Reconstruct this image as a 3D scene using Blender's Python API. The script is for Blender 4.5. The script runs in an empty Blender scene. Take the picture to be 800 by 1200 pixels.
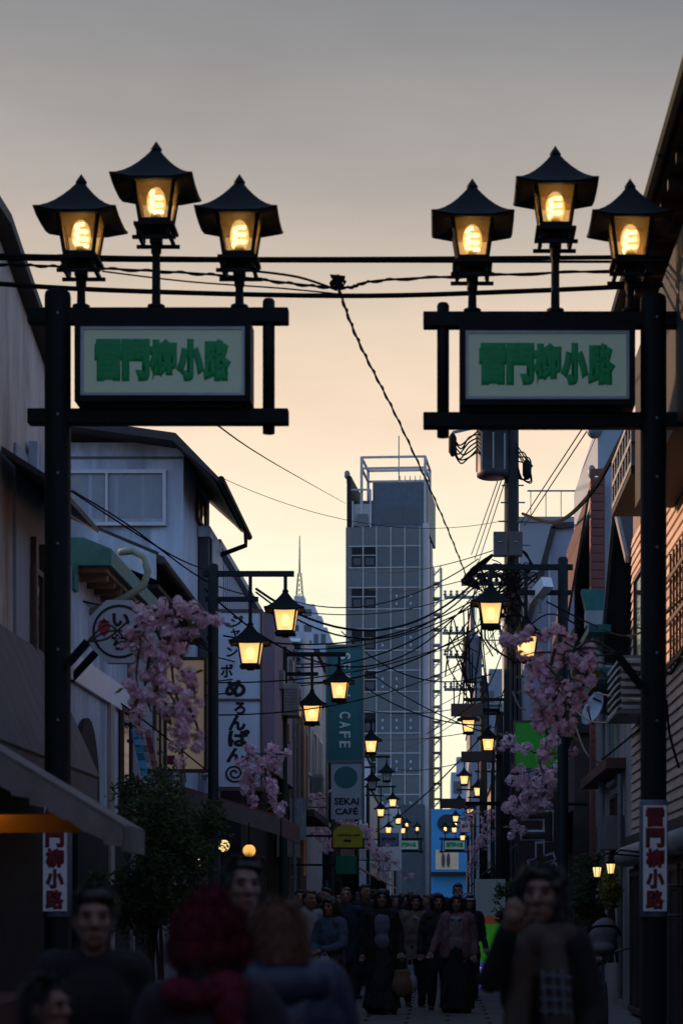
import bpy, bmesh, math, random
from mathutils import Vector, Matrix, Euler
R = math.radians
C = bpy.context.scene.collection
sc = bpy.context.scene

# ------------------------------------------------------------------ camera
F = 2400.0          # focal length in photograph pixels
VX, VY = 515.0, 1065.0   # where the optical axis meets the 800x1200 photograph
CZ = 1.4
cam = bpy.data.cameras.new('camera'); co = bpy.data.objects.new('camera', cam); C.objects.link(co)
co.location = (0, 0, CZ); co.rotation_euler = (R(90), 0, 0)
cam.sensor_fit = 'VERTICAL'; cam.sensor_height = 23.4; cam.sensor_width = 15.6
cam.lens = 23.4 * F / 1200
cam.shift_x = (400 - VX) / 1200; cam.shift_y = (VY - 600) / 1200
cam.clip_start = .1; cam.clip_end = 6000
cam.dof.use_dof = True; cam.dof.focus_distance = 40; cam.dof.aperture_fstop = 2.0
sc.camera = co
sc.view_settings.view_transform = 'Standard'; sc.view_settings.look = 'None'
sc.view_settings.exposure = 0; sc.view_settings.gamma = 1

# ------------------------------------------------------------------ sky
SUN_AZ, SUN_EL = R(-60), R(12.5)       # left of straight ahead, low
w = bpy.data.worlds.new('World'); sc.world = w; w.use_nodes = True
nt = w.node_tree; nt.nodes.clear()
def N(t, **k):
    n = nt.nodes.new(t)
    for a, b in k.items(): setattr(n, a, b)
    return n
tc = N('ShaderNodeTexCoord'); sep = N('ShaderNodeSeparateXYZ'); nt.links.new(tc.outputs['Generated'], sep.inputs[0])
def ramp(stops):
    r = N('ShaderNodeValToRGB'); e = r.color_ramp.elements; r.color_ramp.interpolation = 'B_SPLINE'
    while len(e) > 1: e.remove(e[-1])
    e[0].position = stops[0][0]; e[0].color = (*stops[0][1], 1)
    for p, c in stops[1:]:
        x = e.new(p); x.color = (*c, 1)
    return r
front = ramp([(0, (1.35, .98, .56)), (.10, (1.29, 1.07, .81)), (.16, (1.21, .98, .75)), (.215, (1.04, .80, .60)),
              (.27, (.85, .67, .50)), (.33, (.46, .425, .405)), (.43, (.150, .166, .188)), (.62, (.11, .14, .20)), (1, (.13, .20, .36))])
back = ramp([(0, (.38, .58, .98)), (.35, (.42, .66, 1.16)), (1, (.13, .20, .36))])
for r in (front, back): nt.links.new(sep.outputs['Z'], r.inputs[0])
dv = N('ShaderNodeVectorMath', operation='DOT_PRODUCT'); dv.inputs[1].default_value = (math.sin(R(-12)), math.cos(R(-12)), 0)
nt.links.new(tc.outputs['Generated'], dv.inputs[0])
mr = N('ShaderNodeMapRange', interpolation_type='SMOOTHSTEP'); mr.inputs[1].default_value = .15; mr.inputs[2].default_value = .92
nt.links.new(dv.outputs['Value'], mr.inputs[0])
mx = N('ShaderNodeMixRGB'); nt.links.new(mr.outputs[0], mx.inputs[0]); nt.links.new(back.outputs[0], mx.inputs[1]); nt.links.new(front.outputs[0], mx.inputs[2])
mpn = N('ShaderNodeMapping'); mpn.inputs['Scale'].default_value = (2.2, 2.2, 9); nt.links.new(tc.outputs['Generated'], mpn.inputs[0])    # thin uneven veil of cloud
cn = N('ShaderNodeTexNoise'); cn.inputs['Scale'].default_value = 1.6; cn.inputs['Detail'].default_value = 7; cn.inputs['Roughness'].default_value = .6; nt.links.new(mpn.outputs[0], cn.inputs['Vector'])
cr = N('ShaderNodeMapRange'); cr.inputs[1].default_value = .25; cr.inputs[2].default_value = .75; cr.inputs[3].default_value = .86; cr.inputs[4].default_value = 1.11; nt.links.new(cn.outputs['Fac'], cr.inputs[0])
cm = N('ShaderNodeVectorMath', operation='SCALE'); nt.links.new(mx.outputs[0], cm.inputs[0]); nt.links.new(cr.outputs[0], cm.inputs['Scale'])
bg = N('ShaderNodeBackground'); nt.links.new(cm.outputs[0], bg.inputs[0]); bg.inputs[1].default_value = 1.0
sky = N('ShaderNodeTexSky', sky_type='NISHITA', sun_disc=False); sky.sun_elevation = SUN_EL; sky.sun_rotation = SUN_AZ
sky.dust_density = 4; sky.air_density = 1.5
bg2 = N('ShaderNodeBackground'); nt.links.new(sky.outputs[0], bg2.inputs[0]); bg2.inputs[1].default_value = .004
ad = N('ShaderNodeAddShader'); nt.links.new(bg.outputs[0], ad.inputs[0]); nt.links.new(bg2.outputs[0], ad.inputs[1])
wo = N('ShaderNodeOutputWorld'); nt.links.new(ad.outputs[0], wo.inputs[0])

sun = bpy.data.lights.new('sun', 'SUN'); so = bpy.data.objects.new('sun', sun); C.objects.link(so)
sun.energy = 5.0; sun.angle = R(.8); sun.color = (1, .60, .36)
sd = Vector((math.sin(SUN_AZ) * math.cos(SUN_EL), math.cos(SUN_AZ) * math.cos(SUN_EL), math.sin(SUN_EL)))
so.rotation_euler = (-sd).to_track_quat('-Z', 'Y').to_euler()
sc.cycles.max_bounces = 6; sc.cycles.transparent_max_bounces = 12; sc.cycles.use_denoising = True
sc.cycles.sample_clamp_indirect = 3; sc.cycles.caustics_reflective = False; sc.cycles.caustics_refractive = False

# ------------------------------------------------------------------ helpers
random.seed(7)
def P(px, py, D): return Vector(((px - VX) * D / F, D, CZ + (VY - py) * D / F))
def XX(px, D): return (px - VX) * D / F
def ZZ(py, D): return CZ + (VY - py) * D / F

MATS = {}
def mat(name, col=(.5, .5, .5), rough=.7, var=.18, scale=3.0, streak=1.0, metal=0.0, bump=0.0, emit=None, es=0.0, grime=None, gs=.5, spec=.4):
    """principled material with noise variation, vertical streaks, optional grime colour and bump"""
    if name in MATS: return MATS[name]
    m = bpy.data.materials.new(name); m.use_nodes = True; MATS[name] = m
    t = m.node_tree; b = t.nodes['Principled BSDF']
    b.inputs['Roughness'].default_value = rough; b.inputs['Metallic'].default_value = metal
    b.inputs['Specular IOR Level'].default_value = spec
    tc = t.nodes.new('ShaderNodeTexCoord'); mp = t.nodes.new('ShaderNodeMapping'); mp.inputs['Scale'].default_value = (1, 1, streak)
    t.links.new(tc.outputs['Object'], mp.inputs[0])
    n = t.nodes.new('ShaderNodeTexNoise'); n.inputs['Scale'].default_value = scale; n.inputs['Detail'].default_value = 6; n.inputs['Roughness'].default_value = .65
    t.links.new(mp.outputs[0], n.inputs['Vector'])
    r = t.nodes.new('ShaderNodeValToRGB'); e = r.color_ramp.elements
    e[0].position = .3; e[1].position = .7
    e[0].color = (*[max(0, c * (1 - var)) for c in col], 1); e[1].color = (*[c * (1 + var) for c in col], 1)
    t.links.new(n.outputs['Fac'], r.inputs[0]); out = r.outputs[0]
    if grime:
        n2 = t.nodes.new('ShaderNodeTexNoise'); n2.inputs['Scale'].default_value = gs; n2.inputs['Detail'].default_value = 8; n2.inputs['Roughness'].default_value = .7
        t.links.new(mp.outputs[0], n2.inputs['Vector'])
        r2 = t.nodes.new('ShaderNodeValToRGB'); r2.color_ramp.elements[0].position = .48; r2.color_ramp.elements[1].position = .66
        t.links.new(n2.outputs['Fac'], r2.inputs[0])
        mm = t.nodes.new('ShaderNodeMixRGB'); t.links.new(r2.outputs[0], mm.inputs[0]); t.links.new(out, mm.inputs[1]); mm.inputs[2].default_value = (*grime, 1)
        out = mm.outputs[0]
    t.links.new(out, b.inputs['Base Color'])
    if bump:
        bp = t.nodes.new('ShaderNodeBump'); bp.inputs['Strength'].default_value = bump; bp.inputs['Distance'].default_value = .02
        t.links.new(n.outputs['Fac'], bp.inputs['Height']); t.links.new(bp.outputs[0], b.inputs['Normal'])
    if emit:
        b.inputs['Emission Color'].default_value = (*emit, 1); b.inputs['Emission Strength'].default_value = es
    return m

def mat_glass(name, tint, op, emit=None, es=0, rough=.15, trans=None):
    """lamp pane: partly see-through, partly frosted"""
    if name in MATS: return MATS[name]
    m = bpy.data.materials.new(name); m.use_nodes = True; MATS[name] = m
    t = m.node_tree; t.nodes.clear()
    o = t.nodes.new('ShaderNodeOutputMaterial'); mix = t.nodes.new('ShaderNodeMixShader')
    tr = t.nodes.new('ShaderNodeBsdfTransparent'); tr.inputs[0].default_value = (*tint, 1)
    b = t.nodes.new('ShaderNodeBsdfPrincipled'); b.inputs['Base Color'].default_value = (*tint, 1); b.inputs['Roughness'].default_value = rough
    if emit:
        b.inputs['Emission Color'].default_value = (*emit, 1); b.inputs['Emission Strength'].default_value = es
    n = t.nodes.new('ShaderNodeTexNoise'); n.inputs['Scale'].default_value = 5; tcn = t.nodes.new('ShaderNodeTexCoord'); t.links.new(tcn.outputs['Object'], n.inputs['Vector'])
    mr = t.nodes.new('ShaderNodeMapRange'); mr.inputs[3].default_value = op * .8; mr.inputs[4].default_value = min(1, op * 1.2)
    t.links.new(n.outputs['Fac'], mr.inputs[0]); t.links.new(mr.outputs[0], mix.inputs[0])
    src = b.outputs[0]
    if trans:
        tl = t.nodes.new('ShaderNodeBsdfTranslucent'); tl.inputs[0].default_value = (*trans, 1); m2 = t.nodes.new('ShaderNodeMixShader'); m2.inputs[0].default_value = .85
        t.links.new(b.outputs[0], m2.inputs[1]); t.links.new(tl.outputs[0], m2.inputs[2]); src = m2.outputs[0]
    t.links.new(tr.outputs[0], mix.inputs[1]); t.links.new(src, mix.inputs[2]); t.links.new(mix.outputs[0], o.inputs[0])
    return m

class MB:
    def __init__(s): s.v = []; s.f = []
    def add(s, vs, fs):
        k = len(s.v); s.v += [Vector(a) for a in vs]; s.f += [[i + k for i in f] for f in fs]; return s
    def box(s, a, b):
        x0, y0, z0 = [min(p, q) for p, q in zip(a, b)]; x1, y1, z1 = [max(p, q) for p, q in zip(a, b)]
        return s.add([(x0, y0, z0), (x1, y0, z0), (x1, y1, z0), (x0, y1, z0), (x0, y0, z1), (x1, y0, z1), (x1, y1, z1), (x0, y1, z1)],
                     [(0, 3, 2, 1), (4, 5, 6, 7), (0, 1, 5, 4), (1, 2, 6, 5), (2, 3, 7, 6), (3, 0, 4, 7)])
    def cbox(s, c, d): return s.box([c[i] - d[i] / 2 for i in range(3)], [c[i] + d[i] / 2 for i in range(3)])
    def bar(s, a, b, wd, ht, up=(0, 0, 1)):
        """box beam from a to b; wd across, ht along up"""
        a, b = Vector(a), Vector(b); d = (b - a).normalized(); u = Vector(up)
        if abs(d.dot(u)) > .98: u = Vector((0, 1, 0))
        sx = d.cross(u).normalized(); u = sx.cross(d).normalized()
        vs = []
        for p in (a, b):
            for i, j in ((-1, -1), (1, -1), (1, 1), (-1, 1)): vs.append(p + sx * i * wd / 2 + u * j * ht / 2)
        return s.add(vs, [(3, 2, 1, 0), (4, 5, 6, 7), (0, 1, 5, 4), (1, 2, 6, 5), (2, 3, 7, 6), (3, 0, 4, 7)])
    def tube(s, pts, r, n=6, cap=True):
        pts = [Vector(p) for p in pts]; k = len(s.v); m = len(pts)
        rs = r if isinstance(r, (list, tuple)) else [r] * m
        ref = Vector((0, 0, 1)); prev = None
        for i, p in enumerate(pts):
            d = (pts[min(i + 1, m - 1)] - pts[max(i - 1, 0)])
            d = d.normalized() if d.length > 1e-9 else Vector((0, 0, 1))
            if prev is None:
                a = d.cross(ref) if abs(d.dot(ref)) < .95 else d.cross(Vector((1, 0, 0)))
            else: a = prev - d * prev.dot(d)
            if a.length < 1e-6: a = d.orthogonal()
            a.normalize(); prev = a; b = d.cross(a)
            for j in range(n):
                t = 2 * math.pi * j / n; s.v.append(p + (a * math.cos(t) + b * math.sin(t)) * rs[i])
        for i in range(m - 1):
            for j in range(n):
                j2 = (j + 1) % n; s.f.append([k + i * n + j, k + i * n + j2, k + (i + 1) * n + j2, k + (i + 1) * n + j])
        if cap:
            s.f.append([k + j for j in range(n)][::-1]); s.f.append([k + (m - 1) * n + j for j in range(n)])
        return s
    def lathe(s, c, prof, n=16):
        """profile of (r, z) turned about the vertical through c"""
        c = Vector(c); k = len(s.v); m = len(prof)
        for r, z in prof:
            for j in range(n):
                t = 2 * math.pi * j / n; s.v.append(c + Vector((r * math.cos(t), r * math.sin(t), z)))
        for i in range(m - 1):
            for j in range(n):
                j2 = (j + 1) % n; s.f.append([k + i * n + j, k + i * n + j2, k + (i + 1) * n + j2, k + (i + 1) * n + j])
        s.f.append([k + j for j in range(n)][::-1]); s.f.append([k + (m - 1) * n + j for j in range(n)])
        return s
    def prism(s, poly, vec):
        """polygon (list of 3-D points) swept by vec"""
        n = len(poly); vec = Vector(vec); vs = [Vector(p) for p in poly] + [Vector(p) + vec for p in poly]
        return s.add(vs, [list(range(n))[::-1], [n + i for i in range(n)]] + [[i, (i + 1) % n, n + (i + 1) % n, n + i] for i in range(n)])
    def ell(s, c, r, n=10, m=7, rot=None):
        c = Vector(c); k = len(s.v)
        def T(p): return c + (rot @ p if rot else p)
        s.v.append(T(Vector((0, 0, r[2]))))
        for i in range(1, m):
            a = math.pi * i / m
            for j in range(n):
                t = 2 * math.pi * j / n
                s.v.append(T(Vector((r[0] * math.sin(a) * math.cos(t), r[1] * math.sin(a) * math.sin(t), r[2] * math.cos(a)))))
        s.v.append(T(Vector((0, 0, -r[2])))); e = len(s.v) - 1
        for j in range(n): s.f.append([k, k + 1 + j, k + 1 + (j + 1) % n]); s.f.append([e, e - n + (j + 1) % n, e - n + j])
        for i in range(m - 2):
            for j in range(n):
                a = k + 1 + i * n; s.f.append([a + j, a + n + j, a + n + (j + 1) % n, a + (j + 1) % n])
        return s
    def mesh(s, name, m, smooth=False, off=(0, 0, 0)):
        me = bpy.data.meshes.new(name); o = Vector(off)
        me.from_pydata([v - o for v in s.v], [], s.f); me.update()
        bm = bmesh.new(); bm.from_mesh(me); bmesh.ops.recalc_face_normals(bm, faces=bm.faces); bm.to_mesh(me); bm.free()
        if m: me.materials.append(m)
        if smooth:
            for p in me.polygons: p.use_smooth = True
        return me
    def base(s):
        xs, ys, zs = zip(*s.v); return Vector(((min(xs) + max(xs)) / 2, (min(ys) + max(ys)) / 2, min(zs)))
    def build(s, name, m, parent=None, smooth=False, bev=0):
        b = s.base(); o = bpy.data.objects.new(name, s.mesh(name, m, smooth, b)); C.objects.link(o)
        if bev:
            d = o.modifiers.new('bevel', 'BEVEL'); d.width = bev; d.segments = 2; d.limit_method = 'ANGLE'
        put(o, parent, b); return o

def wloc(o):
    v = Vector(o.location); p = o.parent
    while p: v += p.location; p = p.parent
    return v
def put(o, parent, loc):
    if parent: o.parent = parent; o.location = Vector(loc) - wloc(parent)
    else: o.location = loc
def tag(o, label, cat, group=None, kind=None):
    o['label'] = label; o['category'] = cat
    if group: o['group'] = group
    if kind: o['kind'] = kind
    return o
def thing(name, label, cat, loc=(0, 0, 0), group=None):
    o = bpy.data.objects.new(name, None); C.objects.link(o); o.location = loc; o.empty_display_size = .2
    return tag(o, label, cat, group)
def copy_tree(o, parent, loc=None):
    c = o.copy(); C.objects.link(c); c.parent = parent
    if loc is not None: c.location = loc
    for ch in list(o.children): copy_tree(ch, c)
    return c
def struct(o): o['kind'] = 'structure'; return o

TMP = bpy.data.scenes.new('work')       # scratch scene: evaluates one object at a time
def bake(o):
    TMP.collection.objects.link(o); vl = TMP.view_layers[0]; vl.update(); dg = vl.depsgraph
    me = bpy.data.meshes.new_from_object(o.evaluated_get(dg)); TMP.collection.objects.unlink(o); return me

def text(s, size, m, parent, loc, bold=0.0, ext=.004, rot=(90, 0, 0), sx=1.0, name='lettering', align='CENTER', fit=None):
    """flat lettering as a mesh, centred on loc; fit = (width, height) stretches it to a box"""
    cu = bpy.data.curves.new(name, 'FONT'); cu.body = s; cu.size = size; cu.bevel_depth = bold; cu.bevel_resolution = 0; cu.extrude = ext; cu.align_x = align; cu.resolution_u = 4
    t = bpy.data.objects.new(name, cu); me = bake(t)
    bpy.data.objects.remove(t)
    if len(me.vertices):
        xs = [v.co.x for v in me.vertices]; ys = [v.co.y for v in me.vertices]
        cx, cy = (min(xs) + max(xs)) / 2, (min(ys) + max(ys)) / 2
        kx, ky = (fit[0] / max(1e-4, max(xs) - min(xs)), fit[1] / max(1e-4, max(ys) - min(ys))) if fit else (sx, 1)
        for v in me.vertices: v.co.x = (v.co.x - cx) * kx; v.co.y = (v.co.y - cy) * ky; v.co.z *= ext / (ext + bold)
    me.materials.clear(); me.materials.append(m)
    o = bpy.data.objects.new(name, me); C.objects.link(o); o.rotation_euler = [R(a) for a in rot]
    put(o, parent, loc); return o

# ------------------------------------------------------------------ materials
BLACK = mat('black_painted_steel', (.005, .007, .008), .65, .3, 8, bump=.05, spec=.12)
GREENBLK = mat('dark_green_steel', (.008, .014, .016), .6, .3, 6, spec=.15)
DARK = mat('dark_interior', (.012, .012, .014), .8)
WHITEW = mat('white_plaster', (.42, .50, .60), .85, .22, 3.5, .22, bump=.15, grime=(.22, .25, .30), gs=1.1)
CONC = mat('weathered_concrete', (.42, .38, .345), .9, .3, 2.2, .25, bump=.4, grime=(.19, .165, .15), gs=1.3)
BLUEW = mat('blue_grey_corrugated', (.28, .36, .46), .6, .12, 2, .3, grime=(.18, .2, .24))
GREYW = mat('grey_plaster', (.30, .32, .36), .85, .15, 2, .4, grime=(.2, .2, .22))
BEIGE = mat('beige_render', (.33, .30, .27), .85, .2, 2.5, .4, grime=(.16, .14, .12))
MAUVE = mat('mauve_render', (.28, .21, .26), .85, .15, 2, .4)
BROWNW = mat('dark_brown_wood', (.055, .035, .025), .7, .35, 6, .3)
REDBRN = mat('red_brown_brick', (.17, .06, .05), .8, .3, 8)
TAN = mat('tan_siding', (.52, .38, .30), .6, .2, 5, 1, bump=.1)
ROOF = mat('dark_roof', (.035, .032, .034), .7, .3, 5)
TEAL = mat('teal_copper', (.03, .16, .15), .6, .25, 6)
ALU = mat('aluminium', (.42, .45, .48), .4, .1, 8, metal=.3)
WINGL = mat('window_glass', (.015, .02, .03), .06, .3, 1.5, spec=.7)
PANEGL = mat('tower_glass', (.05, .06, .065), .08, .25, 1.2, spec=.6)
BULB = mat('lamp_bulb', (1, .8, .5), .5, 0, emit=(1, .80, .50), es=4.0)
CABLE = mat('cable_black', (.008, .008, .009), .8, spec=.05)
CABLEG = mat('cable_grey', (.022, .020, .020), .8, spec=.05)
STEEL = mat('galvanised_steel', (.18, .19, .20), .5, .2, 10, metal=.4)
CERAM = mat('grey_porcelain', (.25, .26, .27), .4)
WHITE = mat('white_paint', (.72, .74, .78), .5, .06, 3)
SIGNW = mat('backlit_sign_panel', (.085, .115, .13), .5, .15, 2, emit=(.62, .92, .84), es=.085)
GREENT = mat('green_lettering', (.002, .115, .04), .6, .15, 8, emit=(.0, .5, .17), es=.035)
REDT = mat('red_lettering', (.16, .012, .02), .6, .2, 8)
INK = mat('black_ink', (.012, .012, .014), .7)
PANE_G = mat_glass('amber_clear_glass', (.98, .93, .78), .15, rough=.3, trans=(.95, .64, .26))
PANE_S = mat_glass('frosted_lit_glass', (.98, .88, .66), .55, emit=(1, .60, .24), es=.95, rough=.5)
PANE_U = mat_glass('frosted_unlit_glass', (.5, .52, .5), .6, rough=.5)
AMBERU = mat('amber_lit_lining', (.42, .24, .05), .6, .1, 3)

# ------------------------------------------------------------------ ground
g = MB()
g.add([(-3000, -200, 0), (3000, -200, 0), (3000, 4000, 0), (-3000, 4000, 0)], [(0, 1, 2, 3)])
struct(g.build('ground', mat('asphalt', (.05, .05, .053), .85, .25, 14, bump=.3)))
def strip(name, x0, x1, d0, d1, z, m): return struct(MB().box((x0, d0, .001), (x1, d1, z)).build(name, m))
PAVE = mat('paving_stone', (.085, .08, .08), .8, .2, 5, bump=.2)
pav = strip('pavement', -2.9, 1.5, 5, 150, .02, mat('paving_joint', (.05, .05, .05), .9))
slabs = [MB().cbox((0, 0, .012), (.95, .46, .024)).mesh('paving_slab', m) for m in
         (PAVE, mat('paving_stone_red', (.09, .065, .06), .8, .2, 5, bump=.2))]
for r in range(40):
    for c in range(4):
        o = bpy.data.objects.new('paving_slab', slabs[(r % 8 == 0) * 1]); C.objects.link(o)
        put(o, pav, (-2.15 + c * 1.0 + (r % 2) * .5 - .25, 24 + r * .5, .012 + random.uniform(0, .003)))
for x0, x1 in ((-4.1, -2.9), (1.5, 2.4)): strip('kerb', x0, x1, 5, 150, .10, mat('kerb_concrete', (.15, .15, .15), .85, .2, 4))

# ------------------------------------------------------------------ lantern (shared meshes, base of body at z=0 = bottom of glass)
def roof_mesh(half=.35, rise=.34):
    b = MB(); n = 7; rings = []
    for i in range(n):
        t = i / (n - 1); r = half * (1 - t) ** 1.0 + .028 * t
        z = rise * (t ** 1.7 * .62 + t * .38)
        ring = []
        for k in range(4):
            for j in range(4):
                q = j / 4; a = Vector(((1, -1), (1, 1), (-1, 1), (-1, -1))[k]); c = Vector(((1, 1), (-1, 1), (-1, -1), (1, -1))[k])
                p = a.lerp(c, q) * r
                lift = .035 * (abs(q - .5) * 2) ** 3 * (1 - t) ** 2      # corners turn up
                ring.append((p.x, p.y, z + lift))
        rings.append(ring)
    vs = [p for r_ in rings for p in r_]; m = 16
    fs = [(i * m + j, i * m + (j + 1) % m, (i + 1) * m + (j + 1) % m, (i + 1) * m + j) for i in range(n - 1) for j in range(m)]
    fs.append([(n - 1) * m + j for j in range(m)])
    # underside: a slightly raised soffit
    k = len(vs); vs += [(x * .97, y * .97, z - .018) for x, y, z in rings[0]]
    fs += [(j, k + j, k + (j + 1) % m, (j + 1) % m) for j in range(m)]
    k2 = len(vs); vs += [(x * .45, y * .45, .03) for x, y, z in rings[0]]
    fs += [(k + j, k2 + j, k2 + (j + 1) % m, k + (j + 1) % m) for j in range(m)] + [[k2 + j for j in range(m)]]
    return b.add(vs, fs)
GT, GBt, GH = .175, .122, .36        # half width top / bottom, glass height
def corner(i, z):
    sx, sy = ((-1, -1), (1, -1), (1, 1), (-1, 1))[i]; h = GBt + (GT - GBt) * z / GH
    return Vector((sx * h, sy * h, z))
fr = MB()
for i in range(4):
    fr.bar(corner(i, -.01), corner(i, GH + .03), .024, .024)
    for z, t in ((0, .03), (GH, .03)): fr.bar(corner(i, z), corner((i + 1) % 4, z), t, t)
fr.box((-.17, -.17, -.055), (.17, .17, -.03))
for sx in (-1, 1):
    for sy in (-1, 1): fr.cbox((sx * .12, sy * .12, -.085), (.025, .025, .07))
for sx in (-1, 1):
    fr.bar((sx * .13, -.185, -.13), (sx * .13, .185, -.13), .03, .028); fr.bar((-.185, sx * .13, -.152), (.185, sx * .13, -.152), .03, .028)
fr.box((-.05, -.05, -.17), (.05, .05, -.05))
ME_FRAME = fr.mesh('lantern', BLACK)
fr2 = MB()
for i in range(4):
    fr2.bar(corner(i, -.01), corner(i, GH + .03), .022, .022)
    for z, t in ((0, .03), (GH, .03)): fr2.bar(corner(i, z), corner((i + 1) % 4, z), t, t)
fr2.box((-.15, -.15, -.05), (.15, .15, -.015)); fr2.box((-.05, -.05, -.08), (.05, .05, -.045))
ME_FRAME2 = fr2.mesh('lantern', BLACK)
ME_ROOF = roof_mesh().mesh('roof', BLACK); ME_ROOF2 = roof_mesh(.305, .30).mesh('roof', BLACK)
fin = MB().lathe((0, 0, 0), [(.045, 0), (.05, .02), (.03, .05), (.022, .06), (.012, .075), (.002, .09)], 8); ME_FIN = fin.mesh('finial', BLACK, True)
def pane_mesh(i, m):
    a, b = corner(i, .015), corner((i + 1) % 4, .015); c, d = corner((i + 1) % 4, GH - .012), corner(i, GH - .012)
    n = (b - a).cross(d - a).normalized() * .004
    return MB().prism([a, b, c, d], n).mesh('pane', m)
ME_PANE = {k: [pane_mesh(i, m) for i in range(4)] for k, m in (('gate', PANE_G), ('lit', PANE_S), ('off', PANE_U))}
# spiral bulb: coil of tube on a socket
pts = [(.052 * math.cos(t) * (1 - .15 * t / 19), .052 * math.sin(t) * (1 - .15 * t / 19), .085 + t / 19 * .185) for t in [i * .45 for i in range(43)]]
ME_BULB = MB().tube(pts, .0165, 6).mesh('bulb', BULB, True)
ME_BULB2 = MB().ell((0, 0, .175), (.062, .062, .10)).mesh('bulb', BULB, True)
GLOWSH = mat_glass('bulb_glow_shell', (1, .94, .84), .26, emit=(1, .70, .38), es=.7, rough=.4)
ME_GLOWSH = MB().ell((0, 0, .18), (.082, .082, .135), 14, 10).mesh('bulb_glow_shell', GLOWSH, True)  # emitting shell added around the coil to paint a soft oval glow
ME_SOCK = MB().lathe((0, 0, 0), [(.03, 0), (.035, .05), (.045, .06), (.045, .085)], 8).mesh('socket', mat('socket_plastic', (.5, .48, .42), .5))
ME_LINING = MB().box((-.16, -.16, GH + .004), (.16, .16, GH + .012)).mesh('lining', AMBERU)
def lantern(parent, loc, kind='lit', hang=False):
    """frame mesh under parent with roof, panes and bulb as its own pieces; loc = bottom of the glass"""
    o = bpy.data.objects.new('lantern', ME_FRAME if not hang else ME_FRAME2); C.objects.link(o); put(o, parent, loc)
    def sub(nm, me, off=(0, 0, 0)):
        c = bpy.data.objects.new(nm, me); C.objects.link(c); c.parent = o; c.location = off
        if nm == 'bulb': c.rotation_euler.z = random.uniform(0, 6.28)
    sub('roof', ME_ROOF2 if hang else ME_ROOF, (0, 0, GH - .07 + .02 * hang)); sub('finial', ME_FIN, (0, 0, GH + (.238 if hang else .258)))
    for i in range(4): sub('pane', ME_PANE[kind][i])
    if kind != 'off': sub('bulb', ME_BULB if kind == 'gate' else ME_BULB2)
    sub('socket', ME_SOCK)
    if kind == 'gate': sub('lining', ME_LINING); sub('bulb_glow_shell', ME_GLOWSH)
    return o

# ------------------------------------------------------------------ gate signs over the street mouth
def gate(D, xpost, side, label, ztop, detail=True, group=None):
    """side +1: arms reach right from the post, -1: left"""
    t = thing('gate_sign', label, 'gate sign', (xpost, D, 0), group)
    def x(a): return xpost + side * a
    b = MB().lathe((xpost, D, 0), [(.15, 0), (.15, .25), (.112, .27), (.112, ztop - .05), (.105, ztop - .015), (.08, ztop)], 20)
    b.build('post', BLACK, t, True)
    zt, zb = ztop - .22, ztop - 1.08
    for z in (zt, zb): MB().box((x(-.25), D - .065, z - .065), (x(1.97), D + .065, z + .065)).build('beam', BLACK, t, bev=.01)
    MB().lathe((x(1.80), D, 0), [(.052, zb - .14), (.052, zt + .13), (.04, zt + .15)], 12).build('end_post', BLACK, t, True)
    # light box
    x0, x1 = x(.17), x(1.66); z0, z1 = zb + .10, zt - .075
    bx = MB()
    xa, xb = min(x0, x1), max(x0, x1); ya, yb = D - .16, D + .16
    for q in ((xa, ya, z0, xb, yb, z0 + .05), (xa, ya, z1 - .05, xb, yb, z1), (xa, ya, z0 + .05, xa + .05, yb, z1 - .05), (xb - .05, ya, z0 + .05, xb, yb, z1 - .05)): bx.box(q[:3], q[3:])
    bx.box((xa + .1, D - .1, zb + .06), (xb - .1, D + .1, z0)); bx.box((xa + .1, D - .05, z1), (xb - .1, D + .05, zt - .06))
    s = bx.build('sign_box', BLACK, t)
    fr_ = MB()
    for q in ((xa + .05, z0 + .05, xb - .05, z0 + .075), (xa + .05, z1 - .075, xb - .05, z1 - .05), (xa + .05, z0 + .075, xa + .075, z1 - .075), (xb - .075, z0 + .075, xb - .05, z1 - .075)):
        fr_.box((q[0], ya + .005, q[1]), (q[2], ya + .05, q[3]))
    fr_.build('trim', mat('sign_trim', (.30, .34, .37), .5), s)
    MB().box((xa + .06, ya + .03, z0 + .06), (xb - .06, ya + .05, z1 - .06)).build('sign_panel', SIGNW, s)
    cx = (xa + xb) / 2; W = 1.15
    for i, ch in enumerate('雷門柳小路'):
        text(ch, .3, GREENT, s, (cx + (i - 2) * W / 5, ya + .024, (z0 + z1) / 2 + .01), bold=.032, ext=.0015, fit=(W / 5 * 1.04, .36))
    for a, zz in ((.20, .28), (.84, .56), (1.55, .28)):
        zb_ = zt + .065
        MB().lathe((x(a), D, 0), [(.075, zb_), (.075, zb_ + .03), (.038, zb_ + .035), (.034, zb_ + zz - .1), (.045, zb_ + zz - .08), (.045, zb_ + zz)], 10).build('stem', BLACK, t, True)
        lantern(t, (x(a), D, zb_ + zz + .165), 'gate')
    for z_ in (zt, zb, zb - .5, zb - 1.1, zb - 2.0, 3.0): MB().ell((xpost + .02, D - .112, z_), (.014, .012, .014), 8, 6).build('bolt', STEEL, t, True)
    # wrapped name plate low on the post
    MB().lathe((xpost, D, 0), [(.116, 1.33), (.122, 1.34), (.122, 2.32), (.116, 2.33)], 20).build('band', mat('sticker_blue', (.10, .14, .19), .5), t, True)
    pl = MB().box((xpost - .10, D - .135, 1.38), (xpost + .10, D - .115, 2.28)).build('name_plate', WHITE, t)
    for i, ch in enumerate('雷門柳小路'): text(ch, .18, REDT, pl, (xpost, D - .138, 2.18 - i * .175), bold=.012, fit=(.16, .168))
    return t
gate(17.5, XX(68, 17.5), 1, 'black gate post with three lanterns and green lettered sign, beside the grey concrete wall', 6.68)
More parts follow.
